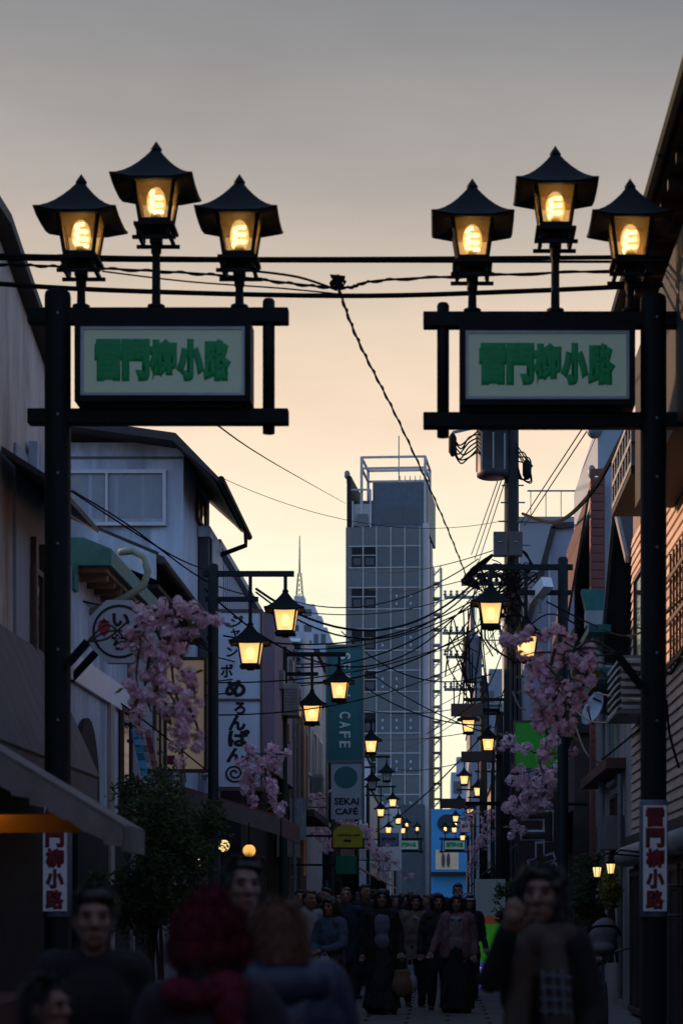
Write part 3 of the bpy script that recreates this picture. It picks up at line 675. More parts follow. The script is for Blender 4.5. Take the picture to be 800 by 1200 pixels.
row('brown shop house beside the unlit lantern post', -3.3, 68.2, 82, 7.0, BROWNW, 'L', awn=REDC)
row('pale shop house before the tower', -3.4, 82.2, 100, 8.4, WHITEW, 'L')
row('beige shop house nearest the far gate on the banner side', -3.4, 100.2, 128, 7.2, BEIGE, 'L', awn=REDC)
for i in range(1, 1): pass
# arched pale entrance visible at the far end
t = house('arched_gatehouse', 'pale arched front at the far end of the street', XX(458, 118), 118)
D = 118; a0, a1 = XX(447, D), XX(470, D); zz = ZZ(958, D)
pts = [(a0, D, 3.6), (a1, D, 3.6)] + [((a0 + a1) / 2 + (a1 - a0) / 2 * math.cos(q), D, zz + .9 * math.sin(q)) for q in [math.pi * i / 10 for i in range(11)]]
MB().prism(pts, (0, .4, 0)).build('arch', mat('pale_arch', (.5, .52, .55), .7), t)
MB().box((a0, D, 0), (a0 + .2, D + .4, 3.6)).build('pier', GREYW, t); MB().box((a1 - .2, D, 0), (a1, D + .4, 3.6)).build('pier', GREYW, t)

def aircon(x, d, z, face, label):
    s_ = 1 if face == 'right' else -1; t = thing('air_conditioner', label, 'air conditioner', (x, d, z), 'air conditioner units on the side walls')
    a, b = (x + s_ * .03, x + s_ * .33); ACM = mat('ac_cream', (.40, .40, .39), .6, .15, 4, .3, grime=(.2, .18, .16))
    MB().box((a, d - .38, z), (b, d + .38, z + .56)).build('casing', ACM, t, bev=.02)
    for k in range(9): MB().box((b + .001 * s_, d - .34, z + .06 + k * .05), (b + .014 * s_, d + .12, z + .08 + k * .05)).build('grille_slat', STEEL, t)
    for k in range(7): MB().box((min(a, b) + .03, d - .394, z + .08 + k * .06), (max(a, b) - .03, d - .381, z + .10 + k * .06)).build('grille_slat', STEEL, t)
    MB().box((x, d - .36, z - .05), (b, d + .36, z - .002)).build('bracket', STEEL, t)
    MB().tube([(x + s_ * .1, d + .40, z + .2), (x + s_ * .05, d + .46, z + .3), (x + s_ * .04, d + .46, z + 1.4)], .03, 6).build('hose', mat('hose_white', (.4, .4, .38), .6), t)
aircon(-4.19, 29.4, 2.6, 'right', 'air conditioner on the gabled house wall')
aircon(-4.085, 43.2, 5.0, 'right', 'air conditioner on the corrugated building')
aircon(-3.05, 40.0, 5.2, 'right', 'air conditioner on the mauve building')
aircon(-3.32, 52.8, 4.3, 'right', 'air conditioner on the white annex')
aircon(2.35, 63.5, 4.4, 'left', 'air conditioner on the narrow grey shop house')
aircon(2.3, 37.2, 2.75, 'left', 'air conditioner on the dim brown shop house')
for x, d, z0, z1, lab in ((-4.16, 27.6, 0, 5.2, 'drain pipe on the low white shop'), (-4.16, 33.2, 0, 5.7, 'drain pipe on the gabled house corner'), (-3.02, 42.6, 0, 6.8, 'drain pipe on the mauve building'), (2.40, 35.3, 0, 4.3, 'drain pipe on the dim brown shop house')):
    o = MB().tube([(x, d, z0), (x, d, z1)], .04, 8).build('drain_pipe', mat('pipe_grey', (.16, .16, .17), .6, .2, 5)); tag(o, lab, 'pipe')
    for q in (.3, .7): MB().box((x - .06, d - .05, z0 + (z1 - z0) * q), (x + .06, d + .05, z0 + (z1 - z0) * q + .04)).build('clip', STEEL, o)
for px, py, D, w_, h_, col, lab in ((338, 985, 44.1, .5, .7, (.3, .25, .2), 'tan poster on the dark timber shop corner'), (349, 960, 44.15, .35, .9, (.25, .3, .34), 'pale blue poster on the dark timber shop corner')):
    o = MB().cbox(P(px, py, D - .03), (w_, .02, h_)).build('poster', mat('poster_%d' % px, col, .7, .4, 5)); tag(o, lab, 'poster')

# ------------------------------------------------------------------ cafe banner and small signs
D = 50; x0, x1 = XX(384, D), XX(424, D); ztop, zmid, zlow = ZZ(758, D), ZZ(891, D), ZZ(960, D)
t = thing('cafe_banner_sign', 'tall teal and white upright cafe sign with white lettering', 'sign', ((x0 + x1) / 2, D, zlow))
TEALS = mat('teal_sign', (.012, .135, .145), .5, .08, 2)
MB().box((x0, D, zmid), (x1, D + .25, ztop)).build('teal_panel', TEALS, t)
lp = MB().box((x0 + .08, D, zlow), (x1, D + .25, zmid - .06)).build('white_panel', mat('cafe_white', (.34, .40, .46), .6, .06, 2), t)
fb = MB()
for xx in (x0 - .05, x1 + .001): fb.box((xx, D - .03, zlow - .1), (xx + .05, D + .28, ztop + .06))
fb.box((x0, D - .03, ztop), (x1, D + .28, ztop + .06)); fb.box((x0, D - .03, zmid - .06), (x1, D + .28, zmid)); fb.build('frame', mat('banner_frame', (.12, .14, .14), .5), t)
LETW = mat('pale_lettering', (.62, .72, .74), .6)
for i, ch in enumerate('SEKAI CAFE'):
    if ch != ' ': text(ch, .4, LETW, t, (XX(404, D), D - .008, ZZ(769 + i * 11.5, D)), bold=.010, rot=(90, 90, 0), fit=(.16 if ch != 'I' else .04, .27))
cc = P(405, 911, D); MB().prism([(cc.x + .29 * math.cos(a), D - .006, cc.z + .27 * math.sin(a)) for a in [2 * math.pi * i / 24 for i in range(24)]], (0, .004, 0)).build('disc', TEALS, lp)
text('SEKAI', .2, INK, lp, (XX(406, D), D - .006, ZZ(939, D)), bold=.006, fit=(.60, .17)); text('CAFÉ', .2, INK, lp, (XX(406, D), D - .006, ZZ(950, D)), bold=.006, fit=(.56, .19))
MB().tube([(-3.5, D + .12, ztop - .4), (x0 - .05, D + .12, ztop - .4)], .03).build('bracket', STEEL, t); MB().tube([(-3.5, D + .12, zlow + .3), (x0 - .05, D + .12, zlow + .3)], .03).build('bracket', STEEL, t)
def small_sign(px0, py0, px1, py1, D, m, label, txt=None, tm=INK, name='shop_sign', fit=.6, bx=-3.6, arch=False):
    x0, x1, z1, z0 = XX(px0, D), XX(px1, D), ZZ(py0, D), ZZ(py1, D)
    t = thing(name, label, 'sign', ((x0 + x1) / 2, D, z0))
    if arch:
        h = z1 - z0; pts = [(x0, D, z0), (x1, D, z0), (x1, D, z0 + h * .6)] + [((x0 + x1) / 2 + (x1 - x0) / 2 * math.cos(a), D, z0 + h * .6 + h * .4 * math.sin(a)) for a in [math.pi * i / 10 for i in range(1, 10)]] + [(x0, D, z0 + h * .6)]
        MB().prism(pts, (0, .12, 0)).build('panel', m, t)
    else: MB().box((x0, D, z0), (x1, D + .12, z1)).build('panel', m, t)
    e = MB()
    for q in ((x0 - .03, z0 - .03, x1 + .03, z0 - .001), (x0 - .03, z0, x0 - .001, z1 - (.3 if arch else 0)), (x1 + .001, z0, x1 + .03, z1 - (.3 if arch else 0))): e.box((q[0], D - .01, q[1]), (q[2], D + .13, q[3]))
    e.build('frame', BLACK, t); MB().tube([(bx, D + .06, (z0 + z1) / 2), (x0 if bx < x0 else x1, D + .06, (z0 + z1) / 2)], .025).build('bracket', BLACK, t)
    if isinstance(txt, int):        # lettering too small to read: a row of strokes
        rg = random.Random(txt); wd = (x1 - x0) * .8 / txt; hh = (z1 - z0) * (.14 if arch else .4); zc = z0 + (z1 - z0) * (.52 if arch else .5)
        for i in range(txt):
            xa = x0 + (x1 - x0) * .1 + i * wd
            mk = MB().box((xa + wd * .1, D - .008, zc - hh * rg.uniform(.3, .5)), (xa + wd * rg.uniform(.3, .5), D - .002, zc + hh * rg.uniform(.3, .5))); mk.box((xa + wd * .5, D - .008, zc + hh * rg.uniform(-.3, .1)), (xa + wd * .9, D - .002, zc + hh * rg.uniform(.2, .45)))
            mk.build('lettering', tm, t)['kind'] = 'stuff'
        if arch: MB().box(((x0 + x1) / 2 - .09, D - .008, z0 + (z1 - z0) * .24), ((x0 + x1) / 2 + .07, D - .002, z0 + (z1 - z0) * .34)).build('lettering', tm, t)
    elif txt:
        n = len(txt)
        for i, s_ in enumerate(txt): text(s_, .2, tm, t, ((x0 + x1) / 2, D - .006, z1 - (z1 - z0) * (i + .5) / n - (.1 if arch else 0)), bold=.004, fit=((x1 - x0) * .8, (z1 - z0) / n * fit))
    return t
small_sign(390, 966, 425, 993, 46, mat('yellow_sign', (.42, .34, .015), .6, .06, 2), 'yellow rounded shop sign with black lettering', 9, arch=True)
small_sign(393, 1003, 418, 1024, 45, mat('green_cloth', (.012, .14, .08), .8, .1, 3), 'plain green cloth sign under the yellow sign')
small_sign(445, 976, 466, 991, 80, mat('dark_blue_sign', (.14, .19, .27), .6), 'small dull blue sign with dark lettering beside the unlit lantern post', 3, INK)
small_sign(449, 996, 456, 1020, 85, WHITE, 'narrow white notice with black lettering under the lanterns', 2, INK)
small_sign(539, 962, 550, 975, 110, mat('pale_pink_sign', (.5, .42, .46), .6), 'small pale pink sign above the far pink blossom', 1, REDT, bx=3)
# ------------------------------------------------------------------ right: tan sided house with dark eave and balcony
t = house('tan_sided_house', 'tan board sided house with dark deep eave and jutting bay', 4.5, 20)
block(t, RX, 9, 14, 26, 0, 7.2, mat('tan_underlay', (.20, .15, .12), .8))
sd_ = MB(); zz = 2.3
while zz < 6.0:
    sd_.prism([(RX - .002, 14.0, zz), (RX - .03, 14.0, zz), (RX - .008, 14.0, zz + .115), (RX - .002, 14.0, zz + .115)], (0, 12.0, 0)); zz += .115
o = sd_.build('siding', TAN, t); o['kind'] = 'stuff'
b = MB().prism([(1.90, 9, 7.80), (RX + 3, 9, 9.6), (RX + 3, 9, 9.72), (1.90, 9, 7.93)], (0, 13, 0)).build('roof', ROOF, t)
MB().box((1.91, 9, 7.66), (RX + .3, 21.95, 7.70)).build('soffit', BROWNW, t)
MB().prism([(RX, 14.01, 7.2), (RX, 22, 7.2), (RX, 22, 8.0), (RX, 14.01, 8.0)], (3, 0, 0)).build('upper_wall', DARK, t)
MB().tube([(1.86, 9, 7.76), (1.86, 22, 7.70)], .06, 8).build('gutter', BLACK, t)
for d in [14.5 + .6 * i for i in range(13)]: MB().box((1.95, d, 7.56), (RX, d + .08, 7.66)).build('rafter', BROWNW, t)
# jutting bay with rail
block(t, 2.02, RX - .031, 15.5, 21.2, 5.55, 7.1, mat('bay_dark', (.022, .020, .022), .8), 'bay')
for z in (6.0, 6.25, 6.5): MB().box((1.98, 21.25, z), (2.04, 23.6, z + .05)).build('rail', STEEL, t)
for d in [21.3 + .33 * i for i in range(8)]: MB().box((1.985, d, 6.0), (2.035, d + .05, 6.55)).build('baluster', STEEL, t)
MB().box((1.98, 21.25, 5.92), (RX - .031, 23.6, 5.98)).build('balcony_slab', DARK, t)
window(t, (RX - .031, 24.6, ZZ(735, 24.6)), 1.1, 1.35, 'left', 0, WOODF)
# timber lattice over the wall between post and frame edge
for i in range(9): MB().box((RX - .06, 19.1 + i * .28, 3.9), (RX - .035, 19.12 + i * .28, 5.1)).build('lattice_bar', WOODF, t)
for z in (3.9, 4.35, 4.8): MB().box((RX - .09, 19.0, z), (RX - .07, 21.5, z + .04)).build('lattice_rail', WOODF, t)
MB().box((RX - .12, 18, 2.18), (RX - .004, 25.9, 2.30)).build('base_band', ROOF, t)
MB().tube([(RX - .12, 18, 2.05), (RX - .12, 25.9, 2.05)], .13, 10).build('duct', mat('pale_duct', (.30, .30, .30), .5), t, True)
block(t, RX - .06, RX - .002, 18, 25.9, 0, 1.9, BROWNW, 'shop_base')
for d in (19.2, 21.0, 22.8, 24.6): window(t, (RX - .06, d, 1.0), 1.5, 1.7, 'left', 1, WOODF, mat('dusty_glass', (.02, .022, .026), .55, .3, 3, spec=.2))
# louvred box
t = thing('louvred_box', 'white slatted air conditioner guard on the tan house wall', 'air conditioner', (2.2, 24.6, ZZ(842, 24.6)))
z0, z1 = ZZ(838, 24.6), ZZ(775, 24.6)
block(t, 2.12, RX - .032, 24.0, 25.3, z0, z1, mat('ac_grey', (.22, .22, .22), .6), 'casing')
for i in range(7): 
    zz = z0 + .04 + i * (z1 - z0 - .08) / 6.3
    MB().prism([(2.115, 23.98, zz), (2.07, 23.98, zz - .03), (2.07, 23.98, zz), (2.115, 23.98, zz + .03)], (0, 1.34, 0)).build('slat', mat('slat_cream', (.42, .40, .38), .6), t)
    MB().prism([(2.12, 23.995, zz), (2.12, 23.95, zz - .03), (2.12, 23.95, zz), (2.12, 23.995, zz + .03)], (.28, 0, 0)).build('slat', mat('slat_cream', ()), t)
MB().box((2.06, 23.94, z0 - .04), (RX - .032, 25.33, z0 - .002)).build('tray', STEEL, t)
# wall clutter: bracket pipes, wall lamps, dish
D = 28; c = P(694, 830, D)
o = thing('satellite_dish', 'pale satellite dish on the green gutter house', 'satellite dish', (c.x, D, c.z - .3))
rot = Euler((R(78), R(24), R(-38))).to_matrix()
b = MB(); prof = [(0.001, -.06), (.08, -.055), (.16, -.035), (.22, 0), (.22, .008), (.16, -.025), (.08, -.045), (.001, -.05)]
b.lathe((0, 0, 0), prof, 20); b.v = [rot @ Vector((v.x * .62, v.y * 1.12, v.z)) + c for v in b.v]
b.build('dish', mat('dish_white', (.48, .54, .62), .5, .05), o, True)
d1 = rot @ Vector((0, .05, .005)) + c
MB().tube([c + Vector((-.02, -.02, -.2)), c + Vector((-.08, -.25, -.05)), ], .012, 6).build('feed_arm', STEEL, o)
MB().cbox(c + Vector((-.08, -.26, -.03)), (.05, .06, .06)).build('receiver', STEEL, o)
MB().tube([c + Vector((.02, .05, 0)), Vector((RX, D + .3, c.z - .1))], .02, 6).build('mount', STEEL, o)
mk = MB()
for i in range(5):
    p0 = rot @ Vector((-.06 + i * .03, .13, -.02)) + c + Vector((-.012, -.02, .0)); mk.cbox(p0, (.02, .012, .03))
mk.build('maker_mark', INK, o)

# ------------------------------------------------------------------ right: gable house with green copper gutter
t = house('gable_front_house', 'beige house with steep dark gable and green copper gutter head', 3, 29)
block(t, RX + .3, 6, 26.2, 32.5, 0, 5.0, BEIGE); block(t, RX + .02, RX + .299, 26.2, 32.5, 0, 4.6, BEIGE)
ap = (28.0, 7.0)
def gab(x, th): return [(x, 26.1, 5.9), (x, ap[0], ap[1]), (x, 30.4, 5.1), (x, 30.4, 5.1 - th), (x, ap[0], ap[1] - th * 1.6), (x, 26.1, 5.9 - th)]
MB().prism(gab(2.41, .08), (3, 0, 0)).build('roof', ROOF, t)
MB().prism(gab(2.36, .09), (.048, 0, 0)).build('bargeboard', mat('grey_bargeboard', (.20, .18, .17), .7), t)
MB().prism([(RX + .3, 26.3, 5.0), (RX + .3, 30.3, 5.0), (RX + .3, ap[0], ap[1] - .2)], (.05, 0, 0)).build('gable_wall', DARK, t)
MB().box((2.15, 29.6, ZZ(745, 30)), (RX + .02, 32.2, ZZ(740, 30) + .05)).build('string_course', TEAL, t)
c = P(697, 700, 30); MB().prism([(c.x - .13, 30, c.z - .2), (c.x + .13, 30, c.z - .2), (c.x + .2, 30, c.z + .12), (c.x - .2, 30, c.z + .12)], (0, .3, 0)).build('gutter_head', TEAL, t)
MB().box((c.x - .14, 29.95, c.z - .42), (c.x + .14, 30.3, c.z - .2)).build('collector', mat('pale_plastic', (.34, .36, .38), .6), t)
MB().tube([(c.x, 30.1, c.z - .42), (c.x, 30.1, c.z - .7), (c.x + .1, 30.1, c.z - .85), (c.x + .1, 30.1, 1.0)], .05, 8).build('downpipe', mat('pale_plastic', ()), t, True)
MB().box((2.1, 27.2, ZZ(802, 28) - .02), (RX + .02, 31.5, ZZ(790, 28))).build('canopy', TEAL, t)
window(t, (RX + .02, 29.0, 3.9), 1.4, 1.5, 'left', 1, ALU)
MB().box((2.2, 27.2, ZZ(905, 28)), (RX + .02, 32, ZZ(893, 28))).build('lower_ledge', mat('rust_ledge', (.13, .055, .045), .8), t)
window(t, (RX + .02, 28.8, 2.55), 1.0, .9, 'left', 1, WOODF)
block(t, RX - .3, RX + .018, 27.4, 28.0, 2.2, 2.65, STEEL, 'meter_box'); block(t, RX - .25, RX + .018, 28.5, 28.9, 2.25, 2.55, DARK, 'meter_box')
MB().tube([(RX - .05, 27.3, 3.2), (RX - .05, 27.3, .2)], .04).build('downpipe', STEEL, t)

t = house('tall_blue_grey_house', 'tall blue grey house with red brown brick strip and roof aerials', 3.4, 34)
block(t, 2.62, 7, 34, 40, 0, 9.5, mat('blue_grey_render', (.29, .35, .41), .8, .12, 2, .3))
block(t, 2.48, 2.70, 33.6, 33.99, 0, ZZ(560, 33.6), REDBRN, 'brick_pier')
for i in range(36):
    z = 3.6 + i * .14; MB().box((2.47, 33.585, z), (2.705, 33.6, z + .12)).build('brick_course', REDBRN, t)
MB().prism([(2.0, 36, 5.2), (2.48, 34.2, 8.4), (2.48, 40, 8.4), (2.0, 41, 5.2)], (.05, 0, .05)).build('eave', mat('dark_red_eave', (.07, .03, .028), .8), t)
for x, z, h in ((2.7, 9.5, .7), (3.0, 9.5, 1.1), (3.3, 9.5, .9)):
    MB().tube([(x, 34.3, z), (x, 34.3, z + h)], .02).build('aerial', STEEL, t)
    for k in range(4): MB().tube([(x - .25, 34.3, z + h - .1 - k * .12), (x + .25, 34.3, z + h - .1 - k * .12)], .012, 5).build('aerial_rod', STEEL, t)
MB().ell((2.56, 34, 9.35), (.13, .1, .15)).build('siren', STEEL, t, True); MB().ell((2.52, 34, 8.65), (.07, .07, .12)).build('bell', STEEL, t, True)

t = house('grey_white_building', 'grey white building with roof railing behind the utility pole', 2.6, 47)
block(t, XX(608, 47), 7, 47, 60, 0, ZZ(612, 47), mat('grey_white_wall', (.30, .33, .36), .85, .1, 1.5, .4))
zt = ZZ(612, 47); MB().box((XX(608, 47) - .05, 46.95, zt), (7, 60, zt + .12)).build('coping', GREYW, t)
for i in range(9): MB().tube([(XX(622, 47) + i * .35, 47.3, zt + .1), (XX(622, 47) + i * .35, 47.3, zt + .78)], .012, 5).build('rail_post', STEEL, t)
MB().tube([(XX(618, 47), 47.3, zt + .78), (XX(618, 47) + 3.2, 47.3, zt + .78)], .02, 5).build('handrail', STEEL, t)
for z in (4.5, 7): window(t, (XX(625, 47), 47, z), .8, 1.0, 'cam', 0, ALU)
t = house('slant_roof_house', 'dull blue house with slanting roof edge behind the lantern post', 2.6, 42)
xL, xR = XX(620, 42), XX(676, 42)
MB().prism([(xL, 42, 0), (xR, 42, 0), (xR, 42, ZZ(617, 42)), (XX(648, 42), 42, ZZ(619, 42)), (xL, 42, ZZ(735, 42))], (0, 4.8, 0)).build('wall', mat('dull_blue_render', (.25, .30, .40), .8, .12, 2, .3), t)
MB().bar((xL - .12, 41.95, ZZ(748, 42)), (XX(648, 42), 41.95, ZZ(618, 42)), .12, .12).build('roof_edge', ROOF, t); MB().bar((XX(648, 42) - .03, 41.95, ZZ(618, 42)), (xR, 41.95, ZZ(615, 42)), .12, .1).build('roof_edge', ROOF, t)
MB().box((XX(643, 42) - .02, 41.97, 2), (XX(643, 42) + .02, 41.995, ZZ(625, 42))).build('seam', WHITEW, t)
window(t, (XX(660, 42), 42, 5.4), .6, .9, 'cam', 0, ALU)

row('dim brown shop house behind the coffee sign', 2.3, 35.0, 41.6, 4.4, mat('dim_brown', (.07, .05, .045), .8, .3, 3), 'R', awn=NAVYC)
row('grey narrow shop house past the utility pole', 2.35, 60.5, 72, 7.4, GREYW, 'R', awn=REDC)
row('blue grey shop house beside the small transformer', 2.4, 72.2, 88, 8.2, BLUEW, 'R')
row('beige shop house nearest the far gate past the utility pole', 2.4, 88.2, 118, 7.0, BEIGE, 'R', awn=NAVYC)
# bright blue shop front at the end
D = 150; x0, x1, z1 = XX(505, D), XX(552, D), ZZ(948, D)
t = house('blue_shop_front', 'bright blue shop front with dark oval and lit poster at the street end', (x0 + x1) / 2, D)
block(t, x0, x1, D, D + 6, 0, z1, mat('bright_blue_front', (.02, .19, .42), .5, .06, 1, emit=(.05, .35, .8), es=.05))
c = P(524, 965, D - .1); MB().prism([(c.x + .75 * math.cos(a), D - .05, c.z + .68 * math.sin(a)) for a in [2 * math.pi * i / 24 for i in range(24)]], (0, .04, 0)).build('oval', mat('oval_dark', (.02, .03, .04)), t)
MB().box((XX(510, D), D - .06, ZZ(1019, D)), (XX(537, D), D - .01, ZZ(996, D))).build('poster', mat('beige_poster', (.45, .38, .27), .6, .2, 2, emit=(1, .8, .5), es=.06), t)
for px in (519, 525):
    MB().ell(P(px, 1008, D - .12), (.13, .03, .55)).build('poster_figure', mat('poster_ink', (.08, .06, .05)), t); 
MB().box((x0, D - 1, ZZ(1022, D) - .3), (x1, D, ZZ(1022, D))).build('canopy', DARK, t)
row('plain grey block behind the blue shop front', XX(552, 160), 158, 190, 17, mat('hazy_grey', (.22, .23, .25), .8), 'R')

# ------------------------------------------------------------------ signs on the right
D = 38; x0, x1 = XX(603, D), XX(677, D); z1, z0 = ZZ(846, D), ZZ(900, D)
t = thing('green_sign', 'plain bright green sign panel behind the big pink blossom', 'sign', ((x0 + x1) / 2, D, z0))
MB().box((x0, D, z0), (x1, D + .1, z1)).build('panel', mat('green_panel', (.05, .5, .035), .5, .05, 2), t)
e = MB()
for q in ((x0 - .03, z0 - .03, x1 + .03, z0 - .001), (x0 - .03, z1 + .001, x1 + .03, z1 + .03), (x0 - .03, z0, x0 - .001, z1), (x1 + .001, z0, x1 + .03, z1)): e.box((q[0], D - .02, q[1]), (q[2], D + .12, q[3]))
e.build('frame', mat('sign_frame_brown', ()), t); MB().tube([(x1, D + .05, (z0 + z1) / 2), (2.6, D + .05, (z0 + z1) / 2)], .03).build('bracket', STEEL, t)
MB().tube([(x1 - .2, D + .05, z0), (x1 - .2, D + .05, .0)], .035).build('pole', ALU, t)
D = 34; x0, x1 = XX(606, D), XX(664, D); z1, z0 = ZZ(928, D), ZZ(1062, D)
t = thing('coffee_sign', 'dark brown upright coffee sign with white outlined lettering', 'sign', ((x0 + x1) / 2, D, z0))
COF = mat('coffee_brown', (.035, .016, .016), .6, .2, 3); OUTL = mat('outline_white', (.34, .36, .42), .6)
MB().box((x0, D, z0), (x1, D + .15, z1)).build('panel', COF, t)
MB().tube([(x1, D + .07, z1 - .2), (RX, D + .07, z1 - .2)], .03).build('bracket', BLACK, t)
text('Coffee', .2, OUTL, t, (XX(626, D), D - .006, ZZ(941, D)), bold=.006, fit=(.46, .15))
def outlined(ch, px, py, w_, h_, rot=0):
    text(ch, .5, OUTL, t, (XX(px, D), D - .006, ZZ(py, D)), bold=.055, rot=(90, rot, 0), fit=(w_, h_))
    text(ch, .5, COF, t, (XX(px, D), D - .014, ZZ(py, D)), bold=.028, rot=(90, rot, 0), fit=(w_ - .055, h_ - .055))
outlined('コ', 629, 968, .56, .55); 
def stroke(px0, py0, px1, py1, wd):
    a, b_ = P(px0, py0, D), P(px1, py1, D); a.y = b_.y = D - .004
    MB().bar(a, b_, .008, wd, up=Vector((0, 1, 0)).cross(b_ - a).normalized()).build('lettering', OUTL, t)
    a = a.lerp(b_, .1) if (b_ - a).length > .3 else a; d = (b_ - a).normalized() * .0
    a2, b2 = a + (b_ - a).normalized() * .0, b_ - (b_ - a).normalized() * .035; a2.y = b2.y = D - .012
    MB().bar(a2, b2, .008, wd - .055, up=Vector((0, 1, 0)).cross(b_ - a).normalized()).build('lettering', COF, t)
stroke(632, 986, 632, 1012, .16); stroke(618, 1013, 650, 1003, .14); stroke(637, 1025, 652, 1012, .13); stroke(640, 1028, 651, 1042, .15)
# lit standing sign
D = 32.5; x0, x1 = XX(556, D), XX(592, D)
t = thing('standing_light_sign', 'lit standing sign, white above, green and violet below', 'sign', ((x0 + x1) / 2, D, .1))
def seg(py0, py1, col, es, nm): return MB().box((x0, D, ZZ(py1, D)), (x1, D + .25, ZZ(py0, D) - .002)).build(nm, mat('lit_' + nm, tuple(c * .35 for c in col), .5, .05, 2, emit=col, es=es), t)
seg(1030, 1083, (.45, .62, .72), .03, 'white_panel'); seg(1083, 1128, (.12, .85, .05), .07, 'green_panel')
vp = seg(1128, 1158, (.12, .07, .85), .32, 'violet_panel'); seg(1158, 1168, (.2, .22, .3), .05, 'base')
pc = P(574, 1080, D); MB().prism([(pc.x + .16 * math.cos(a), D - .006, pc.z - .04 + .14 * math.sin(a)) for a in [math.pi * i / 10 for i in range(11)]], (0, .004, 0)).build('food_picture', mat('food_orange', (.5, .12, .05), emit=(1, .25, .1), es=.03), t)
LW = mat('lit_lettering', (.6, .6, .9), emit=(.7, .7, 1), es=.4)
for i, s_ in enumerate(('コーヒー', 'アイス', 'ビール', 'ジュース')): text(s_, .1, LW, vp, (XX(573, D), D - .005, ZZ(1137 + i * 4.6, D)), bold=.001, fit=(.27, .045))
e = MB()
for q in ((562, 1133.6, 586, 1134.4), (562, 1155, 586, 1155.8), (562, 1133, 562.8, 1155.8), (585.2, 1133, 586, 1155.8)): e.box((XX(q[0], D), D - .006, ZZ(q[3], D)), (XX(q[2], D), D - .002, ZZ(q[1], D)))
e.build('border', LW, vp)
# wall lanterns by the tan house
for px, py, lab in ((699, 1022, 'small lit wall lantern, the lower of the pair on the tan house'), (715, 1018, 'small lit wall lantern, the higher of the pair on the tan house')):
    D = 22; c = P(px, py, D); o = thing('wall_lantern', lab, 'wall lantern', c, 'wall lantern pair')
    MB().lathe(c, [(.028, -.05), (.045, .05)], 6).build('glass', mat('wall_lantern_glass', (.9, .7, .4), .4, .1, emit=(1, .58, .22), es=1.7), o)
    MB().lathe(c, [(.058, .05), (.05, .07), (.012, .11), (.008, .14)], 6).build('cap', BLACK, o); MB().lathe(c, [(.01, -.09), (.03, -.052)], 6).build('base', BLACK, o)
    for k in range(6):
        a = k * math.pi / 3; MB().tube([c + Vector((.030 * math.cos(a), .030 * math.sin(a), -.05)), c + Vector((.048 * math.cos(a), .048 * math.sin(a), .05))], .004, 4).build('bar', BLACK, o)
    MB().tube([c + Vector((0, 0, .12)), c + Vector((.1, 0, .2)), Vector((RX - .06, D, c.z + .15))], .012, 6).build('arm', BLACK, o)
o = MB().prism([P(775, 1002, 19.5), P(771, 1008, 19.5), P(777, 1007, 19.5), P(777, 997, 19.5)], (.02, .02, 0)).build('table_lamp_glow', mat('inside_lamp', (.8, .5, .1), emit=(1, .55, .08), es=.8)); tag(o, 'yellow lamp shade glowing in the shop window beside the gate post', 'lamp')

# ------------------------------------------------------------------ tower
D = 160; T = F / D
tw = house('office_tower', 'tall narrow glass fronted tower at the end of the street', XX(450, D), D)
A = R(-4.0); org = Vector((XX(405, D), D, 0)); ux = Vector((math.cos(A), math.sin(A), 0)); uy = Vector((-math.sin(A), math.cos(A), 0)); W = (495 - 405) / T; H = ZZ(618, D)
def TP(a, b_, z): return org + ux * a + uy * b_ + Vector((0, 0, z))
def tbox(a0, a1, b0, b1, z0, z1, nm, m, par=tw):
    poly = [TP(a0, b0, z0), TP(a1, b0, z0), TP(a1, b1, z0), TP(a0, b1, z0)]
    return MB().prism(poly, (0, 0, z1 - z0)).build(nm, m, par)
TWALL = mat('tower_wall', (.17, .16, .155), .6, .2, .6, .3); TFR = mat('tower_mullion', (.46, .44, .42), .5); TSP = mat('tower_spandrel', (.115, .125, .12), .3, .18, .5, spec=.4)
TW2 = mat('tower_side_lit', (.55, .50, .48), .7, .1, .5)  # pale flank colour has the sunset light put into it
tbox(0, W, 0, 11, 0, H, 'wall', TWALL)
tbox(W + .01, W + .45, .3, 1.0, 0, H + .3, 'side_fin', TW2); tbox(W + .01, W + .35, 2.2, 2.9, 0, H - .5, 'side_fin', TW2); tbox(W + .01, W + .35, 4.5, 6.0, 0, H - .5, 'side_fin', mat('tower_side_sunlit', (.50, .36, .30), .7))  # fins painted pale and warm in place of sunlight on the flank
cols = [(.35, 2.0), (2.15, 3.0), (3.1, 4.0), (4.1, 5.0), (5.05, 5.9)]; pitch = 49.0 / T
cols = [(12 / T, 34 / T), (35 / T, 50 / T), (51 / T, 65 / T), (66 / T, 80 / T), (4 / T, 11 / T)]
cols = [(7 / T, 20 / T), (21 / T, 35.5 / T), (37 / T, 52.5 / T), (53.5 / T, 69 / T), (70 / T, 86 / T)]
z = H; fl = 0
for x in (36.2, 53, 69.5, 87, 20.5): tbox(x / T - .04, x / T + .04, -.10, -.001, 2, H, 'mullion', TFR)
